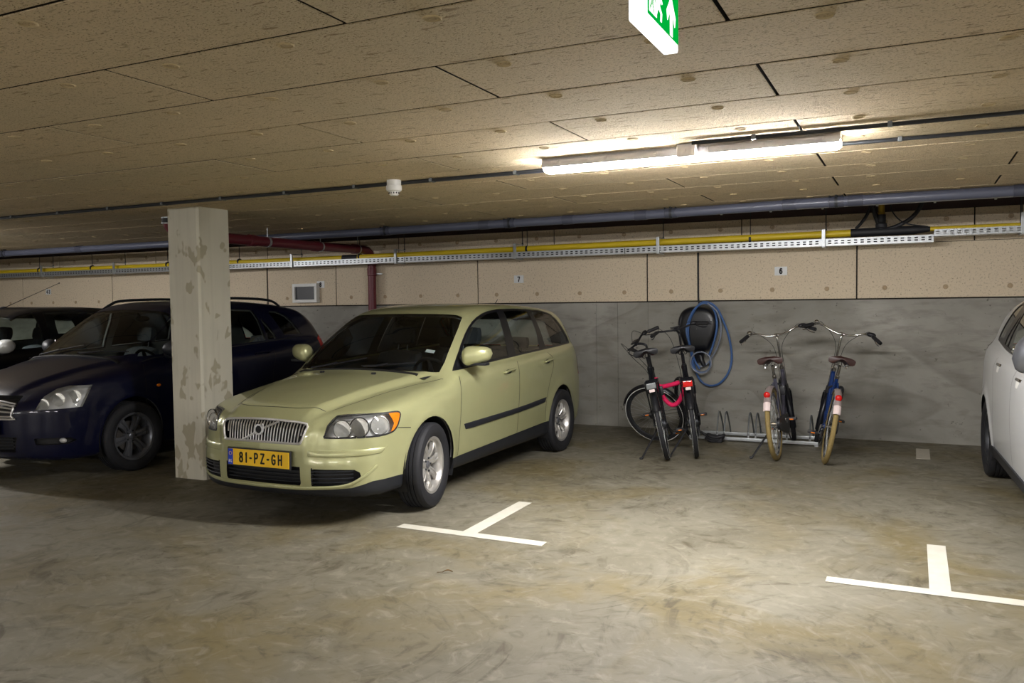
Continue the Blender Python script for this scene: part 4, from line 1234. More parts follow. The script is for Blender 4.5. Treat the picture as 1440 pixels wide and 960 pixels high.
hood = hood + [(s, -y, z) for s, y, z in reversed(hood[1:-1])]
c.cut(hood, 'hood', 'top', 1, filt=lambda q: q.z > .66)
gr = [(.06, -.388, .668), (.06, -.376, .684), (.06, -.35, .692), (.06, 0, .697), (.06, .35, .692), (.06, .372, .684), (.06, .384, .668), (.06, .378, .64), (.06, .352, .572), (.06, .336, .556), (.06, .31, .551), (.06, 0, .551), (.06, -.31, .551), (.06, -.336, .556), (.06, -.352, .572), (.06, -.378, .64)]
c.cut(gr, 'grille', 'front', 1)
hl = [(.073, .512, .600), (.078, .520, .618), (.103, .526, .673), (.144, .543, .710), (.185, .556, .732), (.23, .62, .738), (.29, .705, .739), (.391, .789, .739), (.47, .822, .738), (.524, .839, .735), (.542, .847, .722), (.534, .852, .70), (.502, .852, .647), (.47, .846, .618), (.43, .838, .603), (.33, .804, .592), (.213, .733, .594), (.124, .622, .597)]
c.both(hl, 'lamp', 'diag')
ci = [(.0, -.305, .408), (.0, .345, .408), (.0, .342, .283), (.0, -.29, .283)]
ci = [(0, -.342, .408), (0, .342, .408), (0, .345, .300), (0, .335, .284), (0, -.335, .284), (0, -.345, .300)]
c.cut(ci, 'intake', 'front', 1)
fi = [(.037, .425, .396), (.10, .59, .394), (.175, .700, .388), (.196, .727, .368), (.20, .733, .345), (.19, .722, .318), (.17, .695, .299), (.14, .655, .288), (.042, .425, .283)]
c.both(fi, 'fog', 'front')
# dark lower chin, sills and rear skirt: real black plastic cladding
chin = [(0, -1, .10), (0, 1, .10), (0, 1, .30), (0, .845, .302), (0, .78, .300), (0, .735, .283), (0, .68, .268), (0, .55, .262), (0, 0, .258), (0, -.55, .262), (0, -.68, .268), (0, -.735, .283), (0, -.78, .30), (0, -.845, .302), (0, -1, .30)]
c.cut(chin, 'chin', 'front', 1, filt=lambda q: q.x < .8)
c.both([(.35, .8, .10), (.70, .8, .10), (.70, .8, .302), (.45, .8, .302), (.30, .8, .30)], 'chinside', filt=lambda q: q.x < .8 and q.z < .35)
c.both([(1.18, .8, .05), (3.34, .8, .05), (3.34, .8, .345), (3.2, .8, .340), (1.30, .8, .298), (1.18, .8, .296)], 'sill')
# doors
fd = [(1.352, .8, .304), (1.36, .8, .45), (1.378, .8, .65), (1.395, .8, .78), (1.416, .8, .90), (1.42, .8, .937), (2.171, .8, .972), (2.548, .8, .985), (2.535, .8, .90), (2.50, .8, .70), (2.482, .8, .5), (2.476, .8, .328)]
rd = [(2.488, .8, .33), (2.494, .8, .5), (2.512, .8, .70), (2.547, .8, .90), (2.56, .8, .985), (2.918, .8, .998), (3.30, .8, 1.010), (3.36, .8, .93), (3.34, .8, .84), (3.24, .8, .72), (3.17, .8, .60), (3.14, .8, .48), (3.14, .8, .345)]
c.both(fd, 'fdoor', filt=lambda q: q.z > .25, only=[0]); c.both(rd, 'rdoor', filt=lambda q: q.z > .25, only=[0])
# rear lamps
c.both([(4.20, .70, 1.28), (4.10, .72, 1.22), (4.22, .76, .95), (4.16, .8, .72), (4.30, .78, .70), (4.40, .74, .72), (4.42, .70, .9), (4.36, .66, 1.0), (4.28, .63, 1.24)], 'tail', 'side', filt=lambda q: q.x > 4.0, only=[0])
under = c.codes.setdefault('under', len(c.codes) + 1)
for f in c.bm.faces:
    if f[c.lay] == 0 and f.normal.z < -.75 and f.calc_center_median().z < .4: f[c.lay] = under
lining(c, [None, 'tail_l', 'tail_r', 'hood', 'fdoor_l', 'fdoor_r', 'rdoor_l', 'rdoor_r'])
r = c.root; paint = M['paint_green']
c.extract('under', 'underbody', M['trim_black'])
c.extract('chin', 'front_spoiler', M['trim_black'])
for sd in 'lr':
    s_ = 1 if sd == 'l' else -1
    c.extract('chinside_' + sd, 'front_spoiler', M['trim_black'])
    c.extract('sill_' + sd, 'side_sill', M['trim_black'], d=.004)
c.extract('windshield', 'windshield', M['glass_dark'], d=-.003)
c.extract('rear_window', 'rear_window', M['glass_dark'], d=-.003)
ho = c.extract('hood', 'hood', paint)
m = MB(); c.ribbon(m, [(s, y, .8) for s, y, z in hood[:11]], .006, sub=8); c.ribbon(m, [(s, -y, .8) for s, y, z in hood[:11]], .006, sub=8)
m.build('panel_gap', M['seal'], ho, recalc=False)
for sd in 'lr':
    s_ = 1 if sd == 'l' else -1
    mir = lambda pts: [(s, y * s_, z) for s, y, z in pts]
    d1 = c.extract('fdoor_' + sd, 'front_door', paint); d2 = c.extract('rdoor_' + sd, 'rear_door', paint)
    m = MB(); c.ribbon(m, mir([(s, .87, z) for s, y, z in fd[:6]]), .006, sub=5); c.ribbon(m, mir([(s, .87, z) for s, y, z in ((2.54, 0, .975), (2.52, 0, .80), (2.49, 0, .55), (2.482, 0, .33))]), .007, sub=8); m.build('panel_gap', M['seal'], d1, recalc=False)
    m = MB(); c.ribbon(m, mir([(s, .87, z) for s, y, z in rd[6:]]), .006, sub=5); m.build('panel_gap', M['seal'], d2, recalc=False)
    c.extract('frame_' + sd, 'window_frame', M['black_gloss'], d=-.001)
    c.extract('win_a_' + sd, 'front_door_window', M['glass'], d=-.004); c.extract('win_b_' + sd, 'rear_door_window', M['glass'], d=-.004)
    c.extract('win_c_' + sd, 'quarter_window', M['glass_dark'], d=-.004); c.extract('quarter_light_' + sd, 'mirror_triangle', M['black_plastic'])
    # rub strip
    m = MB(); c.patch(m, mir([(1.425, .88, .536), (2.5, .88, .549), (3.155, .88, .575)]), mir([(1.455, .88, .488), (2.45, .88, .504), (3.125, .88, .528)]), .014)
    m.build('rub_strip', M['trim_black'], r)
    # handles
    for (sa, sb, za, zb, dd) in ((2.215, 2.40, .872, .884, d1), (3.135, 3.30, .902, .914, d2)):
        P = c.off(mir([(sa, .87, za), (sa + (sb - sa) * .5, .87, (za + zb) / 2 + .003), (sb, .87, zb)]), .026); Q = c.off(mir([(sa, .87, za), (sb, .87, zb)]), -.002)
        m = MB(); m.tube(smooth_path([c.w(Q[0]), c.w(P[0]), c.w(P[1]), c.w(P[2]), c.w(Q[1])], 6), .011, 10); h = m.build('door_handle', paint, dd)
        m = MB(); q = c.off(mir([((sa + sb) / 2, .87, (za + zb) / 2 - .006)]), .0005)[0]; m.ball(c.w(q), (.004, .065, .022), 14, 8); m.build('handle_recess', M['seal'], h)
    # lamps
    k = 'lamp_' + sd
    fs = c.faces(k)
    body = c.extract(k, 'headlight', M['lamp_body'], d=-.042, wall=.040, keep=True)
    m = MB(); c.ribbon(m, mir(hl), .012, d=.0012, closed=True, sub=2); m.build('lamp_seal', M['seal'], body, recalc=False)
    c.cut(mir([(.44, .82, .738), (.545, .85, .74), (.548, .85, .70), (.50, .85, .60), (.425, .84, .60), (.468, .84, .66)]), 'amber_' + sd, 'side', s_, only=[c.codes[k]])
    c.extract('amber_' + sd, 'turn_signal', M['lens_amber'], body, d=.0004)
    c.extract(k, 'lens', M['lens'], body, d=.0006)
    for (cc, rr, nm) in (((.155, .615, .655), .062, 'high_beam_reflector'), ((.225, .725, .668), .066, 'low_beam_reflector'), ((.36, .800, .662), .062, 'indicator_reflector')):
        q = c.off(mir([cc]), -.024)[0]; q = c.w(q)
        ax = Vector((.25 * s_, -1, .05)).normalized() if nm != 'indicator_reflector' else Vector((.75 * s_, -.7, .05)).normalized()
        m = MB(); m.lathe([(rr, .012), (rr * .97, .015), (rr * .93, .010), (rr * .80, -.006), (rr * .55, -.016), (rr * .25, -.020), (0, -.021)], q, ax, 28); rf = m.build(nm, M['reflector'], body)
        m = MB(); m.lathe([(rr * 1.0, .010), (rr * 1.07, .016), (rr * 1.07, .006)], q, ax, 24)
        m.lathe([(0, .004), (rr * .22, .0), (rr * .34, -.008), (rr * .34, -.02)], q, ax, 18); m.build('bulb_shield' , M['black_gloss'] if nm == 'low_beam_reflector' else M['chrome'], rf)
    # bumper rub pad
    m = MB(); c.patch(m, mir([(.03, .40, .515), (.10, .60, .516), (.24, .77, .516), (.40, .835, .515)]), mir([(.03, .40, .474), (.09, .59, .474), (.21, .74, .475), (.345, .815, .478)]), .012)
    m.build('bumper_pad', paint, r)
    # fog intake
    fo = c.extract('fog_' + sd, 'lower_side_intake', M['seal'], d=-.05, wall=.049)
    m = MB()
    for zq in (.31, .335, .36, .38): c.ribbon(m, mir([(.045, .425, zq), (.11, .60, zq), (.17, .69, zq)]), .006, sub=5, th=.004)
    for v in range(len(m.v)): pass
    m.build('louvre', M['trim_black'], fo)
    # side mirror
    hub = c.off(mir([(1.60, .79, 1.0)]), 0)[0]
    P0 = c.w(hub)
    mo = empty('side_mirror', (0, 0, 0), (0, 0, 0), r)
    m = MB(); rows = []
    cen = P0 + Vector((s_ * .138, -.02, .060))
    for i in range(13):
        t = -1 + 2 * i / 12
        e = max(0, 1 - abs(t) ** 4.0) ** .5 * (1.0 - .16 * t)
        rows.append([(cen.x + s_ * (t * .120), cen.y - .075 * e * math.cos(a) * (.75 if math.cos(a) < 0 else 1.0) + .02 * t * t + .03 * t, cen.z + (.074 + .006 * -t) * e * math.copysign(abs(math.sin(a)) ** .7, math.sin(a)) + .012 * t) for a in [2 * PI * k / 20 for k in range(20)]])
    m.grid(rows, True); m.build('shell', paint, mo)
    m = MB(); m.box((cen.x - .09, cen.y - .045, cen.z - .082), (cen.x + .10, cen.y + .04, cen.z - .060), .010); m.tube([(P0.x - s_ * .02, P0.y, P0.z - .012), (cen.x - s_ * .04, cen.y - .005, cen.z - .068)], [.030, .020], 10); m.build('foot', M['trim_black'], mo)
    m = MB(); m.lathe([(0, 0), (.01, 0), (.0, -.002)], (0, 0, 0)); 
    m = MB(); m.ball((cen.x, cen.y + .052, cen.z), (.095, .006, .058), 18, 8); m.build('mirror_glass', M['mirror'], mo)
    # roof rail
    pts = mir([(1.98, .545, 1.40), (2.05, .548, 1.42), (2.5, .55, 1.44), (3.2, .545, 1.43), (3.8, .53, 1.40), (3.88, .53, 1.385)])
for sd in 'lr':
    th = c.extract('tail_' + sd, 'tail_light', M['seal'], d=-.006, keep=True); c.extract('tail_' + sd, 'lens', M['lens_red'], th, d=.003)
# grille
g = c.extract('grille', 'grille', M['seal'], d=-.03, wall=.03)
m = MB(); P = c.off([p for p in [q[:] for q in smooth_path(gr, 4, True)]], .004); m.tube([c.w(p) for p in P], .0085, 8, True); m.build('grille_surround', M['chrome_bright'], g)
for i in range(27):
    y = -.352 + .704 * i / 26
    zb = .558 if abs(y) < .325 else .572 + (abs(y) - .325) * 1.2
    zt = .690 if abs(y) < .35 else .684
    P = c.off([(.06, y * (.955 + .045 * j / 5), zb + (zt - zb) * j / 5) for j in range(6)], -.010)
    m = MB(); m.tube([c.w(p) for p in P], .0048, 6); m.build('grille_bar', M['chrome_bright'], g)
P = c.off([(.05, -.175, .553), (.05, -.05, .607), (.05, .03, .642), (.05, .145, .694)], .004)
m = MB(); m.tube([c.w(p) for p in P], .0075, 6); m.build('diagonal_bar', M['chrome_bright'], g)
em = c.w(c.off([(.05, -.012, .626)], .012)[0])
m = MB(); m.lathe([(.027, -.006), (.027, .006), (.038, .006), (.038, -.006)], em, (0, -1, .1), 28, closed=True)
m.prism([(.022, .022), (.046, .046), (.040, .018), (.046, .046), (.018, .040)], em, (1, 0, 0), (0, 0, 1), (0, -.006, 0))
m.box((em.x + .026, em.y - .006, em.z + .020), (em.x + .044, em.y + .002, em.z + .044), .002); b = m.build('emblem', M['chrome_bright'], g)
m = MB(); m.box((em.x - .026, em.y - .004, em.z - .007), (em.x + .026, em.y + .004, em.z + .007), .001); m.lathe([(0, .002), (.026, .002), (.026, -.006), (0, -.006)], em, (0, -1, .1), 24); m.build('badge_centre', M['seal'], b)
# intake louvres
it = c.extract('intake', 'lower_intake', M['seal'], d=-.06, wall=.058)
for zq in (.305, .330, .355, .380):
    m = MB(); P = c.off([(.03, y, zq) for y in np.linspace(-.34, .34, 9)], -.022); m.tube([c.w(p) for p in P], .007, 6); m.build('louvre', M['trim_black'], it)
for s_ in (-1, 1):
    for zq in (.30, .325, .35, .375, .397):
        m = MB(); p = c.w(c.off([(.03, s_ * .428, zq)], -.004)[0]); m.box(p - Vector((.011, .004, .008)), p + Vector((.011, .006, .006)), .002); m.build('intake_tooth', M['seal'], it)
m = MB(); c.ribbon(m, [(.3, -.815, .40), (.2, -.745, .33), (.12, -.66, .284), (.06, -.5, .272), (.02, 0, .266), (.06, .5, .272), (.12, .66, .284), (.2, .745, .33), (.3, .815, .40)], .020, sub=8, th=.008); m.build('bumper_lip', paint, r)
m = MB(); c.ribbon(m, [(.18, .55, .598), (.5, .856, .628), (.64, .88, .612)][1:], .005, sub=6); c.ribbon(m, [(.5, -.856, .628), (.64, -.88, .612)], .005, sub=6); m.build('bumper_gap', M['seal'], r, recalc=False)
# number plate
def number_plate(parent, pos, tilt, w, h, text, band=True, rotz=0):
    o = empty('number_plate', pos, (tilt, 0, rotz), parent)
    m = MB(); m.box((-w / 2 - .009, -.004, -h / 2 - .009), (w / 2 + .009, .012, h / 2 + .009), .004); m.build('holder', M['black_plastic'], o)
    m = MB(); m.box((-w / 2, -.0075, -h / 2), (w / 2, -.002, h / 2), .002); m.build('plate', M['plate_y'], o)
    rot = Matrix.Translation((0, -.0078, 0)) @ Matrix.Rotation(PI / 2, 4, 'X')
    if band:
        m = MB(); m.box((-w / 2 + .001, -.0082, -h / 2 + .001), (-w / 2 + .046, -.004, h / 2 - .001)); bd = m.build('country_band', M['plate_b'], o)
        text_obj('country_letters', 'NL', .022, M['white_ink'], bd, .0008, Matrix.Translation((-w / 2 + .023, -.0084, -h * .27)) @ Matrix.Rotation(PI / 2, 4, 'X'), .17, .6)
        star = MB(); star.tube([(-w / 2 + .023 + .012 * math.cos(a), -.0084, h * .2 + .012 * math.sin(a)) for a in [2 * PI * k / 16 for k in range(16)]], .0014, 4, True); star.build('star_ring', M['plate_y'], bd)
    if text: text_obj('registration', text, h * .68, M['ink'], o, .0009, Matrix.Translation((.022, 0, 0)) @ rot, .165, .56, .19)
    return o
pp = c.w(c.off([(.013, -.002, .448)], .014)[0])
number_plate(r, pp, -.03, .545, .112, '81-PZ-GH')
# body shell last
c.extract(None, 'body', paint)
m = MB(); c.ribbon(m, [(1.163, -.62, .95), (1.155, -.3, .95), (1.152, 0, .955), (1.155, .3, .95), (1.163, .62, .95)], .03, sub=8, th=.010); m.build('cowl_trim', M['seal'], r)
for y0, y1, s1 in ((.03, .50, 1.33), (-.52, .02, 1.26)):
    P = c.off([(1.20, y0, .98), (1.235, (y0 + y1) / 2, 1.0), (1.30, y1, 1.02)], .012)
    m = MB(); m.tube([c.w(p) for p in P], .006, 6); w_ = m.build('wiper', M['black_plastic'], r)
    P = c.off([(1.165, y0 + .05, .95), (1.20, y0 + .16, .98), (1.235, (y0 + y1) / 2, 1.0)], .022); m = MB(); m.tube([c.w(p) for p in P], .008, 6); m.build('arm', M['black_plastic'], w_)
for y in (-.25, .27):
    p = c.w(c.off([(1.03, y, .93)], .006)[0]); m = MB(); m.box(p - Vector((.016, .012, .008)), p + Vector((.016, .012, .008)), .004); m.build('washer_nozzle', M['black_plastic'], r)
p = c.w(c.off([(3.72, .0, 1.42)], .006)[0]); m = MB(); m.ball(p, (.03, .07, .02), 12, 8); m.tube([p, p + Vector((0, .10, .075))], [.007, .003], 6); m.build('roof_antenna', M['black_plastic'], r)
# windscreen sticker
P = c.snap([(1.445, .50, 1.10), (1.445, .585, 1.10), (1.475, .585, 1.12), (1.475, .50, 1.12)]); P = P - c.sh.grad(P) * .006
st = MB(); st.smooth = False
G = c.sh.grad(P); st.add([c.w(q) for q in P] + [c.w(q) for q in P - G * .002], [(0, 1, 2, 3), (7, 6, 5, 4), (0, 4, 5, 1), (1, 5, 6, 2), (2, 6, 7, 3), (3, 7, 4, 0)]); st.build('sticker', M['sign_white'], r)
interior(c, M['seat'])
wheel(r, c, .92, .80, 1, .318, .205, .20, math.radians(9)); wheel(r, c, .92, .80, -1, .318, .205, .20, math.radians(9))
wheel(r, c, 3.56, .80, 1, .318, .205, .20); wheel(r, c, 3.56, .80, -1, .318, .205, .20)
# ------------------------------------------------------------------ the other three cars
NAVY = dict(ESTATE); NAVY.update(L=4.30, fan=(.6, 3.75), wheels=(.97, 3.45), wr=.315, arch=.35,
 top=[(-.3,.62),(0,.69),(.1,.75),(.25,.815),(.5,.895),(.75,.96),(.92,.995),(.98,1.01),(1.06,1.06),(1.40,1.28),(1.70,1.44),(1.85,1.48),(2.15,1.508),(2.65,1.508),(3.25,1.48),(3.7,1.425),(3.95,1.36)],
 front=[(.1,.20),(.2,.06),(.3,.015),(.45,0),(.58,.0),(.68,.03),(.76,.10),(.85,.24)],
 plan=[(0,0),(.3,.018),(.5,.07),(.65,.155),(.75,.25),(.82,.36),(.86,.5),(.9,.75)],
 rear=[(.15,4.16),(.3,4.26),(.45,4.30),(.6,4.30),(.8,4.26),(.95,4.21),(1.1,4.12),(1.25,4.00),(1.38,3.86),(1.5,3.71)],
 taper=[(-.2,.90),(.2,.93),(.5,.965),(.9,.99),(1.4,1.0),(3.1,1.0),(3.7,.985),(4.3,.93)],
 gtaper=[(-.2,.90),(.4,.97),(.7,.99),(1.0,1.0),(2.2,1.02),(3.05,1.005),(3.75,.975),(4.2,.93)],
 bot=[(-.3,.25),(.1,.2),(.4,.18),(1.0,.19),(3.4,.19),(4.1,.24),(4.5,.32)],
 belt=.965, rise=.045, rise0=1.4, cowl=.98, plank=.2, crease0=.30, crease1=.6, creaseh=.03, mirz=1.33)

def other_car(name, label, prm, cx, yf, scl, paint, opt):
    c = Car(prm, name, label, cx, yf, scl, dict(nth=136, ds=.03, nf=36))
    r = c.root; r.rotation_euler = (0, 0, opt.get('turn', 0))
    arches(c)
    glass = [('front_door_window', [(1.16, 1.0), (1.24, 1.07), (1.45, 1.21), (1.65, 1.325), (1.8, 1.385), (1.98, 1.412), (2.0, 1.30), (1.99, 1.03)]),
             ('rear_door_window', [(2.07, 1.035), (2.09, 1.30), (2.10, 1.416), (2.5, 1.42), (2.87, 1.405), (2.915, 1.30), (2.93, 1.075)]),
             ('vent_window', [(2.965, 1.08), (2.955, 1.30), (2.965, 1.315), (3.02, 1.25), (3.11, 1.13), (3.11, 1.085)]),
             ('quarter_window', [(3.13, 1.37), (3.16, 1.39), (3.28, 1.385), (3.41, 1.335), (3.50, 1.25), (3.585, 1.135), (3.56, 1.125), (3.27, 1.125)])]
    if opt.get('black_frames'):
        c.both([(1.13, .8, .985), (1.24, .8, 1.09), (1.45, .8, 1.235), (1.65, .8, 1.35), (1.8, .8, 1.405), (1.98, .8, 1.432), (2.5, .8, 1.438), (3.0, .8, 1.425), (3.3, .8, 1.402), (3.43, .8, 1.35), (3.53, .8, 1.25), (3.62, .8, 1.125), (3.58, .8, 1.10), (2.93, .8, 1.05), (2.0, .8, 1.005)], 'frame', filt=lambda q: q.z > .93)
        only = {'l': [c.codes['frame_l']], 'r': [c.codes['frame_r']]}
    else: only = {'l': [0], 'r': [0]}
    for nm, p in glass:
        for sd, s_ in (('l', 1), ('r', -1)):
            c.cut([(s, .8 * s_, z) for s, z in p], nm + '_' + sd, 'side', s_, only=only[sd], filt=lambda q: q.z > .93)
    ws = [(.985, 0, 1), (.995, .25, 1), (1.03, .45, 1), (1.09, .60, 1), (1.20, .735, 1), (1.30, .725, 1), (1.52, .665, 1), (1.70, .60, 1), (1.665, .3, 1), (1.655, 0, 1)]
    ws += [(s, -y, z) for s, y, z in reversed(ws[1:-1])]
    c.cut(ws, 'windshield', 'top', 1, filt=lambda q: q.z > .9 and q.x < 2.0)
    c.cut([(4.1, y, z) for y, z in ((-.60, 1.05), (-.55, 1.30), (-.48, 1.36), (.48, 1.36), (.55, 1.30), (.60, 1.05))], 'rear_window', 'rear', 1)
    gr = [(0, y, z) for y, z in opt['grille']]
    c.cut(gr, 'grille', 'front', 1)
    hl = opt.get('lamp') or [(.142, .623, .618), (.18, .628, .67), (.224, .634, .723), (.336, .662, .781), (.415, .718, .80), (.574, .822, .796), (.509, .839, .714), (.452, .837, .624), (.306, .783, .621)]
    c.both(hl, 'lamp', 'diag')
    c.cut([(0, y, z) for y, z in ((-.48, .40), (.48, .40), (.44, .27), (-.44, .27))], 'intake', 'front', 1)
    c.both([(.14, .60, .385), (.26, .74, .385), (.36, .80, .375), (.40, .815, .35), (.33, .79, .325), (.15, .61, .33)], 'fog', 'diag')
    if opt.get('cladding'):
        c.both([(1.22, .8, .05), (3.18, .8, .05), (3.18, .8, .30), (1.22, .8, .30)], 'sill')
    fd = [(1.13, .8, .30), (1.12, .8, .6), (1.13, .8, .9), (1.15, .8, .97), (2.04, .8, 1.0), (2.03, .8, .9), (2.02, .8, .6), (2.02, .8, .30)]
    rd = [(2.03, .8, .30), (2.03, .8, .6), (2.04, .8, .9), (2.05, .8, 1.0), (2.96, .8, 1.045), (2.99, .8, .9), (2.93, .8, .74), (2.93, .8, .6), (2.98, .8, .45), (2.98, .8, .3)]
    c.both(fd, 'fdoor', filt=lambda q: q.z > .25, only=[0]); c.both(rd, 'rdoor', filt=lambda q: q.z > .25, only=[0])
    c.both([(3.95, .8, 1.1), (3.85, .8, 1.05), (3.92, .8, .80), (4.25, .8, .78), (4.3, .8, .9), (4.2, .8, 1.08)], 'tail', only=[0], filt=lambda q: q.x > 3.7)
    under = c.codes.setdefault('under', len(c.codes) + 1)
    for f in c.bm.faces:
        if f[c.lay] == 0 and f.normal.z < -.75 and f.calc_center_median().z < .4: f[c.lay] = under
    lining(c, [None, 'fdoor_l', 'fdoor_r', 'rdoor_l', 'rdoor_r', 'tail_l', 'tail_r'])
    c.extract('under', 'underbody', M['trim_black'])
    c.extract('windshield', 'windshield', M['glass'], d=-.003); c.extract('rear_window', 'rear_window', M['glass'], d=-.003)
    for sd in 'lr':
        s_ = 1 if sd == 'l' else -1
        mir = lambda pts: [(s, y * s_, z) for s, y, z in pts]
        d1 = c.extract('fdoor_' + sd, 'front_door', paint); d2 = c.extract('rdoor_' + sd, 'rear_door', paint)
        m = MB(); c.ribbon(m, mir([(s, .87, z) for s, y, z in fd[:4]]), .006, sub=5); c.ribbon(m, mir([(2.045, .87, .99), (2.035, .87, .9), (2.025, .87, .6), (2.025, .87, .31)]), .007, sub=6); m.build('panel_gap', M['seal'], d1, recalc=False)
        m = MB(); c.ribbon(m, mir([(s, .87, z) for s, y, z in rd[4:]]), .006, sub=5); m.build('panel_gap', M['seal'], d2, recalc=False)
        if opt.get('black_frames'): c.extract('frame_' + sd, 'window_frame', M['black_gloss'])
        if opt.get('cladding'): c.extract('sill_' + sd, 'side_sill', M['trim_black'], d=.012, wall=-.014)
        for nm, p in glass: c.extract(nm + '_' + sd, nm, M['glass'], d=-.004)
        if opt.get('belt'):
            m = MB(); c.ribbon(m, mir([(1.15, .82, .985), (2.05, .80, 1.018), (2.95, .79, 1.062), (3.66, .77, 1.108)]), .012, sub=8, th=.005); m.build('belt_moulding', M[opt['belt']], r)
        for (sa, sb, za, dd) in ((1.74, 1.93, .915, d1), (2.68, 2.87, .95, d2)):
            if opt.get('flush'):
                q0 = c.off(mir([(sa, .87, za), ((sa + sb) / 2, .87, za), (sb, .87, za)]), .006)
                m = MB(); c.patch(m, mir([(sa, .87, za + .013), ((sa + sb) / 2, .87, za + .014), (sb, .87, za + .013)]), mir([(sa, .87, za - .011), ((sa + sb) / 2, .87, za - .012), (sb, .87, za - .011)]), .012, 6)
                h = m.build('door_handle', M['chrome'], dd)
                m = MB(); c.patch(m, mir([(sa + .03, .87, za - .014), ((sa + sb) / 2, .87, za - .013), (sb - .03, .87, za - .014)]), mir([(sa + .05, .87, za - .055), ((sa + sb) / 2, .87, za - .062), (sb - .05, .87, za - .055)]), .003, 6); m.build('cup_reflection', M['white_plastic'], h)  # white pad below the handle paints the bright reflection of its recess
            else:
                P = c.off(mir([(sa, .87, za), ((sa + sb) / 2, .87, za + .004), (sb, .87, za + .004)]), .028); Q = c.off(mir([(sa, .87, za), (sb, .87, za)]), -.002)
                m = MB(); m.tube(smooth_path([c.w(Q[0]), c.w(P[0]), c.w(P[1]), c.w(P[2]), c.w(Q[1])], 6), .012, 10); m.build('door_handle', paint, dd)
        # lamps
        body = c.extract('lamp_' + sd, 'headlight', M['lamp_body'], d=-.045, wall=.043, keep=True)
        c.extract('lamp_' + sd, 'lens', M['lens'], body, d=.0006)
        for (cc, rr) in (((.20, .665, .665), .052), ((.30, .735, .70), .060), ((.42, .80, .715), .058)):
            q = c.w(c.off(mir([cc]), -.024)[0]); ax = Vector((.35 * s_, -1, .05)).normalized()
            m = MB(); m.lathe([(rr, .012), (rr * .95, .013), (rr * .80, -.006), (rr * .5, -.018), (0, -.021)], q, ax, 24); rf = m.build('reflector', M['reflector'], body)
            m = MB(); m.lathe([(0, .004), (rr * .24, .0), (rr * .38, -.008), (rr * .38, -.02)], q, ax, 18); m.build('projector', M['chrome'], rf)
        fo = c.extract('fog_' + sd, 'fog_light', M['seal'], d=-.04, wall=.039)
        q = c.w(c.off(mir([(.30, .765, .355)]), -.02)[0]); m = MB(); m.ball(q, (.045, .018, .022), 14, 8); m.build('lens', M['lamp_body'], fo)
        th = c.extract('tail_' + sd, 'tail_light', M['seal'], d=-.006, keep=True); c.extract('tail_' + sd, 'lens', M['lens_red'], th, d=.003)
        if opt.get('marker'):
            q = c.w(c.off(mir([(1.27, .88, .735)]), .004)[0]); m = MB(); m.ball(q, (.006, .026, .015), 12, 8); m.build('side_marker', M['lens_amber'], r)
        m = MB(); c.ribbon(m, mir([(.13, .5, .66), (.19, .505, .745), (.43, .49, .835), (.85, .578, .93), (1.0, .64, .97), (1.10, .68, .98)]), .006, sub=8); m.build('hood_gap', M['seal'], r, recalc=False)
        # door mirrors
        P0 = c.w(c.off(mir([(opt.get('mir_s', 1.30), .80, 1.02)]), 0)[0]); cen = P0 + Vector((s_ * .15, -.03, .05)) + (Vector((-s_ * .075, 0, .07)) if 'mir_tall' in opt else Vector((0, 0, 0)))
        mo = empty('side_mirror', (0, 0, 0), (0, 0, 0), r); k_ = opt.get('mir_scale', 1.0)
        m = MB(); rows = []
        for i in range(13):
            t = -1 + 2 * i / 12; e = max(0, 1 - abs(t) ** 2.4) ** .5
            rows.append([(cen.x + s_ * t * .115 * k_ * (.85 if 'mir_tall' in opt else 1), cen.y - .085 * k_ * e * math.cos(a) * (.7 if math.cos(a) < 0 else 1) + .03 * t, cen.z + .078 * k_ * opt.get('mir_tall', 1) * e * math.sin(a) + (.008 if 'mir_tall' not in opt else -.045) * t) for a in [2 * PI * k / 18 for k in range(18)]])
        m.grid(rows, True); m.build('shell', M[opt['mirror']], mo)
        m = MB(); m.tube([(P0.x - s_ * .02, P0.y, P0.z - .02), (cen.x - s_ * .02, cen.y, cen.z - .07 * k_)], [.034, .024], 10); m.build('foot', M['trim_black'], mo)
        m = MB(); m.ball((cen.x, cen.y + .058 * k_, cen.z), (.095 * k_, .006, .06 * k_), 16, 8); m.build('mirror_glass', M['mirror'], mo)
        if opt.get('rails'):
            P = c.off(mir([(1.80, .56, 1.46), (1.90, .565, 1.48), (2.05, .57, 1.5), (2.6, .57, 1.5), (3.1, .56, 1.48), (3.32, .55, 1.46), (3.44, .545, 1.44)]), 0)
            up = [.0, .03, .055, .062, .060, .045, .0]
            W_ = [c.w(p) + Vector((0, 0, u)) for p, u in zip(P, up)]
            m = MB(); m.tube(smooth_path(W_, 6), .015, 10); m.build('roof_rail', M['trim_black'], r)
    # nose
    g = c.extract('grille', 'grille', M['seal'], d=-.04, wall=.04)
    P = c.off([q[:] for q in smooth_path(gr, 3, True)], .004); m = MB(); m.tube([c.w(p) for p in P], .009, 8, True); m.build('grille_surround', M[opt['gmat']], g)
    ys = [abs(p[1]) for p in gr]; zt = max(p[2] for p in gr); zb = min(p[2] for p in gr)
    for i in range(5):
        z = zb + (zt - zb) * (i + .5) / 5
        w_ = max(ys) * .96
        P = c.off([(.05, y, z) for y in np.linspace(-w_, w_, 13)], -.012); m = MB(); m.tube([c.w(p) for p in P], .008, 6); m.build('grille_bar', M[opt['gmat']], g)
    it = c.extract('intake', 'lower_intake', M['seal'], d=-.05, wall=.05)
    for z in (.295, .325, .355, .382):
        P = c.off([(.03, y, z) for y in np.linspace(-.44, .44, 11)], -.014); m = MB(); m.tube([c.w(p) for p in P], .007, 6); m.build('louvre', M['trim_black'], it)
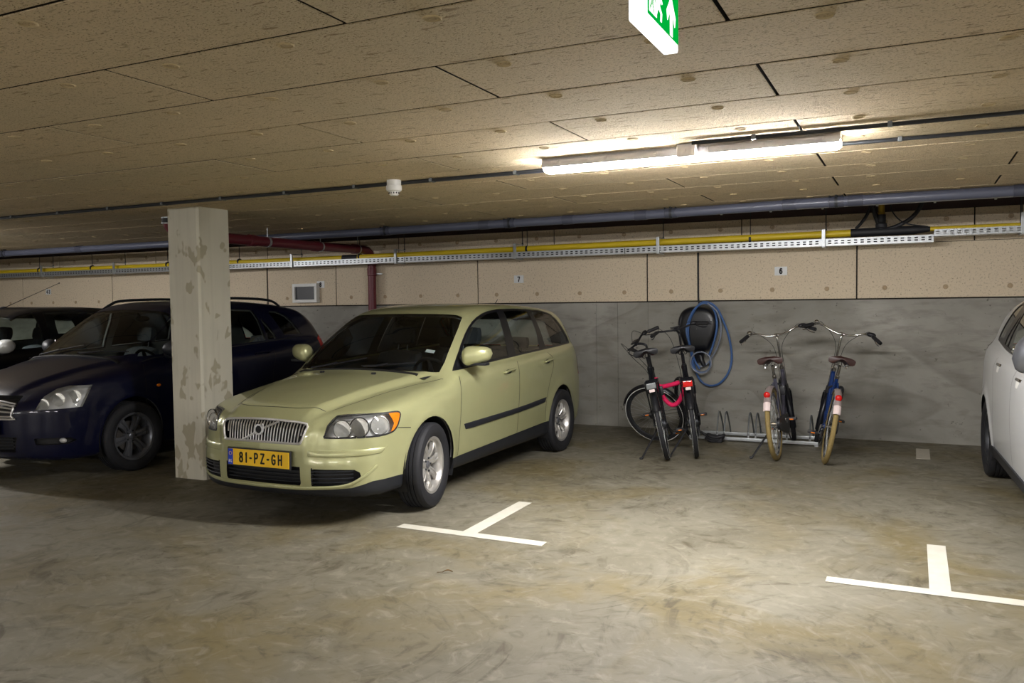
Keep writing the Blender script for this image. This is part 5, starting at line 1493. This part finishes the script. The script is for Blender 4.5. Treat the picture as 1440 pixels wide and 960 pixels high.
    if opt.get('plate'):
        number_plate(r, c.w(c.off([(.02, .055, .47)], .014)[0]), -.03, .52, .11, '', True)
    c.extract(None, 'body', paint)
    m = MB(); c.ribbon(m, [(.99, -.66, 1.0), (.975, -.3, 1.0), (.97, 0, 1.0), (.975, .3, 1.0), (.99, .66, 1.0)], .035, sub=8, th=.012); m.build('cowl_trim', M['seal'], r)
    for y0, y1, s1 in ((.08, .64, 1.2), (-.52, .06, 1.10)):
        P = c.off([(1.02, y0, 1.0), (1.06, (y0 + y1) / 2, 1.03), (1.13, y1, 1.04)], .016); m = MB(); m.tube([c.w(p) for p in P], .007, 6); w_ = m.build('wiper', M['black_plastic'], r)
        P = c.off([(.975, y0 + .06, 1.0), (1.02, y0 + .18, 1.02), (1.05, (y0 + y1) / 2, 1.03)], .024); m = MB(); m.tube([c.w(p) for p in P], .009, 6); m.build('arm', M['black_plastic'], w_)
    if opt.get('whip'):
        p = c.w(c.off([(2.0, 0, 1.5)], 0)[0]); m = MB(); m.ball(p, (.03, .05, .018), 12, 8); m.tube([p, p + Vector((0, .75, .315))], [.004, .0028], 6); m.ball(p + Vector((0, .75, .315)), .008, 8, 6); m.build('whip_antenna', M['black_plastic'], r)
    interior(c, M['seat'], sf=1.72, sr=2.72, dash=1.14, belt=.955)
    for s0 in c.p['wheels']:
        for sd in (1, -1): wheel(r, c, s0, opt.get('track', .80), sd, .325, .215, .20, 0, opt.get('spokes', 6), opt.get('rim', 'alloy_d'), 1)
    return c
gN = [(-.20, .732), (.20, .732), (.44, .73), (.455, .72), (.462, .66), (.45, .57), (.43, .545), (-.43, .545), (-.45, .57), (-.462, .66), (-.455, .72), (-.44, .73)]
other_car('estate_car', 'dark navy estate car with roof rails, parked behind and left of the concrete column', NAVY, -7.43, 4.58, (.97, .975, 1.058), M['paint_navy'],
          dict(grille=gN, gmat='chrome_bright', mirror='trim_black', rails=True, mir_s=1.47, belt='steel_d', marker=True, plate=True))
BL = dict(NAVY); BL['top'] = [(s, z - .02 if s < 1.2 else z - .03) for s, z in NAVY['top']]
other_car('hatchback_car', 'black car with a silver door mirror, leftmost and mostly hidden by the navy estate', BL, -10.0, 4.62, (.97, .96, 1.05), M['paint_black'],
          dict(grille=gN, gmat='chrome_bright', mirror='silver', whip=True, mir_s=1.42, plate=True))
WH = dict(NAVY)
other_car('hatchback_car', 'white car cut off by the right edge, with chrome door handles and dark mirror', WH, 1.56, 4.87, (.97, .975, 1.05), M['paint_white'],
          dict(grille=gN, gmat='black_plastic', mirror='alloy_d', black_frames=True, flush=True, cladding=True, plate=True, spokes=5, track=.775, rim='steel_d', mir_scale=1.2, mir_tall=1.35, turn=.045))
# ------------------------------------------------------------------ bicycles
def bicycle(label, loc, yaw, lean, o):
    R = .345
    root = empty('bicycle', (loc[0], loc[1], 0), (0, lean, yaw)); tag(root, label, 'bicycle', 'bicycles parked by the wall')
    pm = M[o['paint']]; met = M[o.get('metal', 'chrome')]; blk = M['black_plastic']
    zb, zs = o['zb'], o['zs']
    A = Vector((0, 0, R)); BB = Vector((0, .46, .285)); ST = Vector((0, .285, zs - .17))
    HB = Vector((0, .885, .60)); HT = Vector((0, .805, o.get('ht', .83)))
    ax = (HB - HT).normalized(); FA = Vector((0, 1.065, R))
    S = Matrix.Translation(HT) @ Matrix.Rotation(-o['steer'], 4, ax) @ Matrix.Translation(-HT)
    # the steered wheel is set back onto the floor
    FAs = S @ FA
    def wheel_(nm, c, T, tyre, front):
        w = empty(nm, (0, 0, 0), (0, 0, 0), root)
        def mk():
            q = MB(); q.T = T; return q
        m = mk(); rt = .024; rr = R - rt
        prof = [(rr + rt * math.cos(a), rt * .95 * math.sin(a)) for a in [2 * PI * k / 14 for k in range(14)]]
        m.lathe(prof, c, (1, 0, 0), 56, closed=True); m.build('tyre', M[tyre], w)
        if o.get('stripe'):
            m = mk()
            for s in (-1, 1): m.lathe([(rr + .004, s * .0215), (rr + .011, s * .0222), (rr + .011, s * .0232), (rr + .004, s * .0232)], c, (1, 0, 0), 56, closed=True)
            m.build('reflective_stripe', M['white_plastic'], w)
        m = mk(); m.lathe([(rr - .018, .013), (rr - .030, .012), (rr - .040, .004), (rr - .040, -.004), (rr - .030, -.012), (rr - .018, -.013)], c, (1, 0, 0), 48, closed=True); m.build('rim', M[o.get('rim', 'steel_d')], w)
        m = mk()
        for k in range(32):
            a = 2 * PI * k / 32; b = a + (.42 if k % 4 < 2 else -.42); s = .026 if k % 2 else -.026
            m.tube([(s, c[1] + .021 * math.cos(b), c[2] + .021 * math.sin(b)), (0, c[1] + (rr - .036) * math.cos(a), c[2] + (rr - .036) * math.sin(a))], .0013, 4)
        m.build('spokes', M['galv'], w)
        m = mk(); hr = .055 if o.get('drum') else .022
        m.lathe([(0, -.068), (.007, -.068), (.007, -.036), (hr, -.034), (hr, -.022), (.018, -.018), (.018, .018), (hr, .022), (hr, .034), (.007, .036), (.007, .068), (0, .068)], c, (1, 0, 0), 20); m.build('hub', met, w)
        return w
    wheel_('rear_wheel', A, None, o['tyre'], False)
    wheel_('front_wheel', FA, S, o.get('tyre2', o['tyre']), True)
    # frame
    m = MB(); r1 = o.get('r', .017)
    def T_(a, b, ra, rb=None): m.tube([a, b], [ra, ra if rb is None else rb], 12)
    T_(BB, ST, o.get('st', .0165))
    T_(HB - ax * .02, HT + ax * -.01, .021)
    if o['frame'] == 'low':
        m.tube(smooth_path([HT + ax * .05, Vector((0, .70, .50)), Vector((0, .58, .36)), BB + Vector((0, .02, .02))], 8), r1 * 1.1, 12)
        m.tube(smooth_path([HB - ax * .02, Vector((0, .74, .42)), Vector((0, .62, .315)), BB], 8), r1 * 1.15, 12)
    elif o['frame'] == 'ebike':
        m.tube(smooth_path([HB - ax * .03, Vector((0, .74, .47)), Vector((0, .60, .36)), BB + Vector((0, .03, .01))], 8), r1 * 1.9, 14)
        m.tube(smooth_path([HT + ax * .04, Vector((0, .62, .66)), Vector((0, .46, .56)), BB.lerp(ST, .45)], 8), r1 * 1.1, 12)
    else:
        T_(HT + ax * .04, ST + Vector((0, .01, -.03)), r1); T_(HB - ax * .02, BB, r1 * 1.2)
    for s in (-1, 1):
        x = s * .055
        T_(BB + Vector((s * .03, -.02, 0)), A + Vector((x, 0, 0)), .0095, .008)
        T_(ST + Vector((s * .016, 0, -.06)), A + Vector((x, 0, 0)), .008, .007)
        m.box((x - .003, -.022, R - .02), (x + .003, .02, R + .02), .002)
    m.lathe([(0, -.036), (.024, -.036), (.024, .036), (0, .036)], BB, (1, 0, 0), 18)
    m.build('frame', pm, root)
    # fork
    m = MB(); m.T = S
    cr = HB + ax * .012
    for s in (-1, 1):
        m.tube(smooth_path([cr + Vector((s * .02, 0, 0)), cr + Vector((s * .045, .004, -.03)), cr.lerp(FA, .55) + Vector((s * .052, .0, .0)), FA + Vector((s * .052, 0, 0))], 6), [.013] * 7 + [.011] * 6 + [.008] * 6, 10)
    m.tube([cr + Vector((-.045, 0, -.012)), cr + Vector((0, 0, .006)), cr + Vector((.045, 0, -.012))], .016, 10)
    m.build('fork', M[o.get('forkmat', o['paint'])], root)
    # mudguards
    def guard(nm, c, a0, a1, T, mat, tip=None):
        m = MB(); m.T = T; rows = []; rg = R + .020; w2 = .031
        for i in range(30):
            a = a0 + (a1 - a0) * i / 29
            row = []
            for j in range(9):
                t = -1 + 2 * j / 8; rr = rg - .018 * abs(t) ** 2.2
                row.append((w2 * t, c[1] + rr * math.cos(a), c[2] + rr * math.sin(a)))
            for j in range(9):
                t = 1 - 2 * j / 8; rr = rg - .002 - .018 * abs(t) ** 2.2
                row.append((w2 * .95 * t, c[1] + rr * math.cos(a), c[2] + rr * math.sin(a)))
            rows.append(row)
        m.grid(rows, True); g = m.build(nm, M[mat], root)
        m = MB(); m.T = T
        for s in (-1, 1):
            for aa in ((a1 - .25) if a1 > a0 else a1 + .25, (a0 + a1) / 2):
                m.tube([(s * .058, c[1], c[2]), (s * .034, c[1] + (rg - .01) * math.cos(aa), c[2] + (rg - .01) * math.sin(aa))], .0024, 5)
        m.build('stay', met, g)
        return g
    gr = guard('rear_mudguard', A, math.radians(45), math.radians(o.get('gend', 152)), None, o['guard'])
    if o.get('whitetip'):
        m = MB(); rows = []
        for i in range(8):
            a = math.radians(139 + 14 * i / 7); row = []
            for j in range(9):
                t = -1 + 2 * j / 8; rr = R + .0225 - .018 * abs(t) ** 2.2; row.append((.0322 * t, rr * math.cos(a), R + rr * math.sin(a)))
            for j in range(9):
                t = 1 - 2 * j / 8; rr = R + .0185 - .018 * abs(t) ** 2.2; row.append((.030 * t, rr * math.cos(a), R + rr * math.sin(a)))
            rows.append(row)
        m.grid(rows, True); m.build('mudguard_tip', M['fender_white'], gr)
        a = math.radians(127); p = Vector((0, (R + .03) * math.cos(a), R + (R + .03) * math.sin(a)))
        m = MB(); m.ball(p, (.030, .018, .030), 14, 8); m.build('tail_light', M['lens_red'], gr)
    guard('front_mudguard', FA, math.radians(38), math.radians(205), S, o.get('guard2', o['guard']))
    # rear carrier
    if o.get('rack'):
        z = R * 2 + .075
        m = MB()
        for s in (-1, 1):
            m.tube(smooth_path([(s * .06, .22, z), (s * .065, 0, z), (s * .06, -.20, z), (s * .03, -.24, z)], 6), .006, 8)
            m.tube([(s * .058, -.0, R), (s * .064, -.10, z)], .005, 6); m.tube([(s * .058, 0, R), (s * .064, .06, z)], .005, 6)
        for y in (-.2, -.1, 0, .1, .2): m.tube([(-.062, y, z), (.062, y, z)], .005, 6)
        m.tube([(-.03, -.24, z), (.03, -.24, z)], .006, 6)
        rk = m.build('carrier', M[o['rack']], root)
        if o.get('battery'):
            m = MB(); m.box((-.05, -.19, z - .065), (.05, .19, z - .012), .014); m.build('battery', blk, rk)
        m = MB(); m.box((-.045, -.262, z - .045), (.045, -.243, z + .012), .008); m.build('tail_light', M[o.get('tail', 'lens_red')], rk)
        m = MB(); m.box((-.026, -.262, z - .075), (.026, -.250, z - .048), .005); m.build('reflector', M['fender_white'], rk)
    # saddle and post
    SP = Vector((0, .235, zs - .06))
    m = MB(); m.tube([ST - (SP - ST).normalized() * .08, SP], .0135, 12); m.lathe([(.0175, -.02), (.021, -.015), (.021, .012), (.0175, .016)], ST, (SP - ST).normalized(), 14); m.build('seat_post', met if o.get('metal') != 'steel_d' else blk, root)
    sad = empty('saddle', (0, 0, 0), (0, 0, 0), root)
    m = MB(); rows = []
    for i in range(15):
        t = i / 14; y = .095 + .28 * t
        wd = (.098 if t > 0 else .07) * (1 - t) ** 1.0 * (1.0 if t > .08 else .86 + t) + .022 + .016 * math.exp(-((t - .12) / .14) ** 2)
        zc = zs + .012 * math.cos(t * 5.5) + .004; dp = .070 * (1 - .45 * t)
        e = 1 if 0 < i < 14 else .25
        row = []
        for k in range(18):
            a = 2 * PI * k / 18; ca_, sa_ = math.cos(a), math.sin(a)
            zz_ = (.020 * max(sa_, 0) ** .8 - dp * max(-sa_, 0) ** .7 * (abs(ca_) ** .3 if sa_ < 0 else 1) * (1 if abs(ca_) > .45 else .55)) * e
            row.append((wd * e ** .5 * math.copysign(abs(ca_) ** .75, ca_), y, zc + zz_ - .012 * (abs(ca_) ** 2) * (1 if t < .5 else .4)))
        rows.append(row)
    m.grid(rows, True); m.f += [tuple(range(18)), tuple(range(14 * 18, 15 * 18))]; m.mi += [0, 0]; m.sm += [True, True]
    m.build('cover', M[o['saddle']], sad)
    m = MB()
    for s in (-1, 1):
        m.tube(smooth_path([(s * .045, .115, zs - .03), (s * .03, .18, zs - .058), (s * .02, .27, zs - .058), (s * .012, .35, zs - .02)], 5), .004, 6)
        if o.get('springs'):
            m.tube([(s * .05 + .014 * math.cos(q), .125 + .014 * math.sin(q), zs - .028 - .045 * q / 25) for q in np.linspace(0, 25, 60)], .003, 5)
    m.build('rails', met, sad)
    # stem, bars
    top = HT - ax * (zb - .03 - HT.z) / abs(ax.z)
    BC = top + Vector((0, *o.get('ext', (.045, .03))))
    m = MB(); m.T = S; m.tube(smooth_path([HT, HT.lerp(top, .8), top + Vector((0, .012, .012)), BC], 6), .0125, 12); m.lathe([(.0215, -.02), (.026, -.016), (.026, .012), (.02, .016)], HT, -ax, 14); m.lathe([(0, -.022), (.019, -.022), (.019, .022), (0, .022)], BC, (1, 0, 0), 14); m.build('stem', M[o.get('stemmat', o.get('metal', 'chrome'))], root)
    hw = o.get('hw', .34); rise = o.get('rise', .055)
    m = MB(); m.T = S
    half = [(0, 0, 0), (.06, .004, .001), (.13, .012, rise * .4), (.19, .006, rise * .9), (hw - .115, -.025, rise), (hw - .085, -.06, rise * .8), (hw, -.15, -.005)]
    full = [BC + Vector((-x, y, z)) for x, y, z in reversed(half[1:])] + [BC + Vector(p) for p in half]
    path = smooth_path(full, 8); m.tube(path, .0105, 10); hb = m.build('handlebar', M[o.get('barmat', 'chrome')], root)
    for s, seg in ((-1, path[:9]), (1, path[-9:])):
        m = MB(); m.T = S; m.tube(seg, [.0175, .0195, .019, .0185, .0185, .0185, .019, .0195, .0175], 12); m.build('grip', M[o.get('gripmat', 'black_rubber')], hb)
        q = path[13] if s < 0 else path[-14]; e = seg[4]
        m = MB(); m.T = S; m.tube(smooth_path([q + Vector((0, .012, -.006)), q.lerp(e, .35) + Vector((s * .01, .05, -.025)), e + Vector((s * .012, .035, -.045)), (seg[0] if s < 0 else seg[-1]).lerp(e, .4) + Vector((s * .012, .03, -.04))], 5), .0055, 7)
        m.ball(q + Vector((0, .006, -.004)), (.016, .018, .014), 10, 6); m.build('brake_lever', M[o.get('levermat', 'chrome')], hb)
    if o.get('shifter'):
        p = path[-15]; m = MB(); m.T = S; m.ball(p + Vector((0, .0, .006)), (.045, .026, .024), 14, 8); m.build('shifter', blk, hb)
    if o.get('bell'):
        p = path[15]; m = MB(); m.T = S; m.lathe([(0, .034), (.016, .032), (.026, .022), (.029, .008), (.027, .004), (0, .004)], p + Vector((0, 0, .008)), (0, 0, 1), 20); m.build('bell', M['chrome'], hb)
    if o.get('display'):
        m = MB(); m.T = S; m.box(BC + Vector((-.045, -.03, .018)), BC + Vector((.045, .04, .034)), .006); m.build('display', blk, hb)
    m = MB(); m.T = S
    for s in (-1, 1):
        q = path[13] if s < 0 else path[-14]
        m.tube(smooth_path([q + Vector((0, .02, -.004)), q + Vector((-s * .05, .10, o.get('cab', .02))), Vector((s * .05, BC.y + .10, BC.z - .10)), Vector((s * .03, HT.y + .05, HT.z - .02)), cr + Vector((s * .03, .03, .03))], 8), .0028, 6)
    m.build('brake_cable', M['black_rubber'], hb)
    # lamp on the fork
    lp = cr + Vector((0, .075, .05))
    m = MB(); m.T = S; m.lathe([(0, -.05), (.018, -.045), (.032, -.01), (.034, .01), (.030, .016), (0, .018)], lp, (0, 1, -.1), 18); m.tube([lp + Vector((0, -.02, -.02)), cr + Vector((0, .02, 0))], .005, 6); m.build('headlight', M[o.get('lampmat', 'black_plastic')], root)
    # transmission
    ca_ = o.get('crank', 2.6)
    ck = empty('crankset', (0, 0, 0), (0, 0, 0), root)
    m = MB()
    for s, a in ((1, ca_), (-1, ca_ + PI)):
        d = Vector((0, math.cos(a), math.sin(a)))
        m.tube([BB + Vector((s * .045, 0, 0)), BB + Vector((s * .068, 0, 0)) + d * .17], [.013, .010], 8)
    m.lathe([(.06, .036), (.085, .036), (.085, .040), (.06, .040)], BB, (1, 0, 0), 32, closed=True); m.build('crank_arms', met, ck)
    for s, a in ((1, ca_), (-1, ca_ + PI)):
        d = Vector((0, math.cos(a), math.sin(a))); p = BB + Vector((s * .125, 0, 0)) + d * .17
        m = MB()
        for q in (-.032, .032): m.box(p + Vector((-.046, q - .010, -.012)), p + Vector((.046, q + .010, .012)), .004)
        for q in (-.04, .04): m.box(p + Vector((q - .006, -.036, -.010)), p + Vector((q + .006, .036, .010)), .003)
        m.tube([p + Vector((-s * .06, 0, 0)), p + Vector((s * .044, 0, 0))], .007, 8); pd = m.build('pedal', blk, ck)
        m = MB(); m.box(p + Vector((-.018, -.0445, -.006)), p + Vector((.018, -.041, .006)), .002); m.build('pedal_reflector', M['lens_amber'], pd)
    if o.get('chaincase'):
        m = MB(); rows = []
        pts = []
        for k in range(16): a = PI / 2 - PI * k / 15; pts.append((BB.y + .10 * math.cos(a), BB.z + .10 * math.sin(a)))
        for k in range(12): a = -PI / 2 - PI * k / 11; pts.append((.0 + .055 * math.cos(a), R + .055 * math.sin(a)))
        m.prism(pts, (.034, 0, 0), (0, 1, 0), (0, 0, 1), (.028, 0, 0)); m.build('chain_case', M[o['chaincase']], root)
    else:
        m = MB(); loop = []
        for k in range(13): a = PI / 2 - PI * k / 12; loop.append((.038, BB.y + .088 * math.cos(a), BB.z + .088 * math.sin(a)))
        for k in range(9): a = -PI / 2 - PI * k / 8; loop.append((.038, .04 * math.cos(a), R + .04 * math.sin(a)))
        m.tube(loop, .005, 6, True); m.build('chain', M['steel_d'], root)
        m = MB(); m.box((.040, .0 - .02, R - .13), (.052, .03, R - .03), .006); m.lathe([(0, .036), (.05, .036), (.05, .05), (0, .05)], A, (1, 0, 0), 20); m.build('derailleur', M['steel_d'], root)
    # kickstand, kept clear of the floor by the lean
    k0 = Vector((-.04, .10 if o.get('rearstand') else .36, R - .05 if o.get('rearstand') else .25))
    fl = math.tan(lean); kx = -.04 - o.get('kick', .20)
    if lean > 0: kx = -.19
    k1 = Vector((kx, k0.y - .12, 0)); k1.z = (k1.x * math.sin(lean)) / math.cos(lean) + .012
    if lean > 0: k1.z = max(k1.z, .16); k1 = Vector((-.06, k0.y - .30, .22))
    m = MB(); m.tube([k0, k1], [.010, .009], 8); m.tube([k1 + Vector((.004, .0, 0)), k1 + Vector((-.022, -.01, -.002))], [.012, .014], 8); m.build('kickstand', blk, root)
    if o.get('bottle'):
        p = ST.lerp(BB, .25) + Vector((.05, -.03, 0)); m = MB(); m.ball(p, (.035, .05, .05), 12, 8); m.build('frame_lock', blk, root)
    m = MB(); m.tube([(.05 * math.cos(a), .155 + .0 * a, 0) for a in (0,)] + [(0, 0, 0)], .001, 4)
    lk = MB(); lk.tube([(.062 * math.cos(a), .32 + .02 * math.sin(a), R + .30 + .055 * math.sin(a)) for a in np.linspace(-.4, PI + .4, 20)], .010, 8); lk.box((.035, .30, R + .24), (.085, .35, R + .33), .01); lk.build('wheel_lock', blk, root)
    return root
black = dict(paint='bike_black', metal='steel_d', tyre='tyre', guard='black_plastic', frame='ebike', saddle='black_plastic', rack='bike_black', battery=True, shifter=True, barmat='black_plastic', levermat='black_plastic', stemmat='black_plastic', stripe=True, drum=True, rise=.02, hw=.31, display=True, r=.019, st=.027, ext=(.095, .055))
bicycle('black bicycle with its front wheel turned sideways, leftmost of the four by the wall', (-2.125, 7.885), .26, -.205, dict(black, zb=1.12, zs=1.05, steer=math.radians(66), crank=-.9, kick=.20, rearstand=True, cab=.08, tail='galv_d'))
bicycle('black bicycle with a red rear lamp, standing in front of the wall charger', (-1.898, 8.10), .27, -.125, dict(black, zb=1.21, zs=1.06, steer=math.radians(16), crank=.25, kick=.21, rearstand=True))
city = dict(metal='chrome', rise=.05, hw=.37, frame='low', saddle='leather', springs=True, tyre='tyre_tan', tyre2='tyre', bell=True, shifter=True, whitetip=True, rim='chrome', guard='fender_grey', guard2='bike_black', forkmat='bike_black')
bicycle('grey step-through bicycle with a brown saddle and tan rear tyre, leaning left in the rack', (-1.162, 8.243), -.01, -.095, dict(city, paint='bike_grey', zb=1.165, zs=.945, steer=math.radians(14), crank=2.75, kick=.19, rearstand=True, chaincase='black_plastic'))
bicycle('blue bicycle with a brown saddle and tan rear tyre, leaning right, rightmost by the wall', (-.745, 8.225), .15, .172, dict(city, paint='bike_blue', zb=1.19, zs=.965, steer=math.radians(-10), crank=.35, frame='low', chaincase='black_plastic', bottle=True, r=.020))
# pink chain lock joining the two black bicycles
m = MB()
lp = [(-2.395, 8.36, .70), (-2.33, 8.35, .655), (-2.22, 8.34, .675), (-2.10, 8.33, .71), (-2.07, 8.30, .70), (-2.08, 8.28, .60), (-2.13, 8.28, .505), (-2.20, 8.29, .48), (-2.27, 8.30, .535), (-2.325, 8.32, .62)]
m.tube(smooth_path(lp, 8, True), .0225, 10, True)
lk = m.build('chain_lock', M['pink']); tag(lk, 'bright pink fabric-covered chain lock tying the two black bicycles together', 'lock')
m = MB(); m.box((-2.43, 8.33, .66), (-2.355, 8.385, .745), .010); m.build('lock_body', M['pink'], lk)

# galvanised bicycle rack
t = empty('bicycle_rack', (-1.5, 9.32, 0)); tag(t, 'low galvanised bicycle rack with upright wheel hoops on the floor by the wall', 'bicycle rack')
for y, nm in ((-.19, 'rail'), (.17, 'rail')):
    m = MB(); m.smooth = False; m.box((-.72, y - .02, .018), (.62, y + .02, .052), .006); m.build(nm, M['galv'], t)
for x in (-.70, .60):
    m = MB(); m.box((x - .02, -.19, .0), (x + .02, .17, .018), .003); m.build('foot', M['galv'], t)
for x in (-.38, -.05, .27, .575):
    for d in (-.038, .038):
        m = MB(); hp = [(x + d, -.19, .05), (x + d, -.185, .12), (x + d, -.12, .27), (x + d, -.06, .305), (x + d, .0, .27), (x + d, .13, .12), (x + d, .17, .05)]
        m.tube(smooth_path(hp, 7), .0085, 8); m.build('wheel_hoop', M['galv_d'], t)
        s = MB(); s.tube([(x + d, -.19, .05), (x + d, -.186, .11)], .0115, 8); s.build('hoop_socket', M['galv'], t)

# dark lump of a coiled cable lock left on the rack rail
m = MB()
for k in range(3):
    m.tube([(-1.93 + .085 * math.cos(a) + .012 * k, 9.045 + .04 * math.sin(a) - .012 * k, (.029 + .022 * k) + .012 * math.cos(2 * a)) for a in [2 * PI * q / 24 for q in range(24)]], .017, 8, True)
m.tube(smooth_path([(-2.0, 9.04, .06), (-2.06, 9.03, .10), (-2.10, 9.03, .12)], 5), .014, 8)
m.box((-1.90, 8.99, .002), (-1.84, 9.05, .075), .012)
tag(m.build('cable_lock', M['black_rubber']), 'black coiled cable lock lying on the floor at the left end of the rack', 'lock')
# ---------------------------------------------------------------- render look
w = bpy.data.worlds.new('garage_air'); SC.world = w; w.use_nodes = True
w.node_tree.nodes['Background'].inputs[0].default_value = (.9, .95, 1, 1)
w.node_tree.nodes['Background'].inputs[1].default_value = 0.0
SC.view_settings.view_transform = 'Standard'; SC.view_settings.look = 'None'
SC.view_settings.exposure = EXPOSURE; SC.view_settings.gamma = 1.0
SC.view_settings.use_curve_mapping = False
bpy.context.view_layer.update()
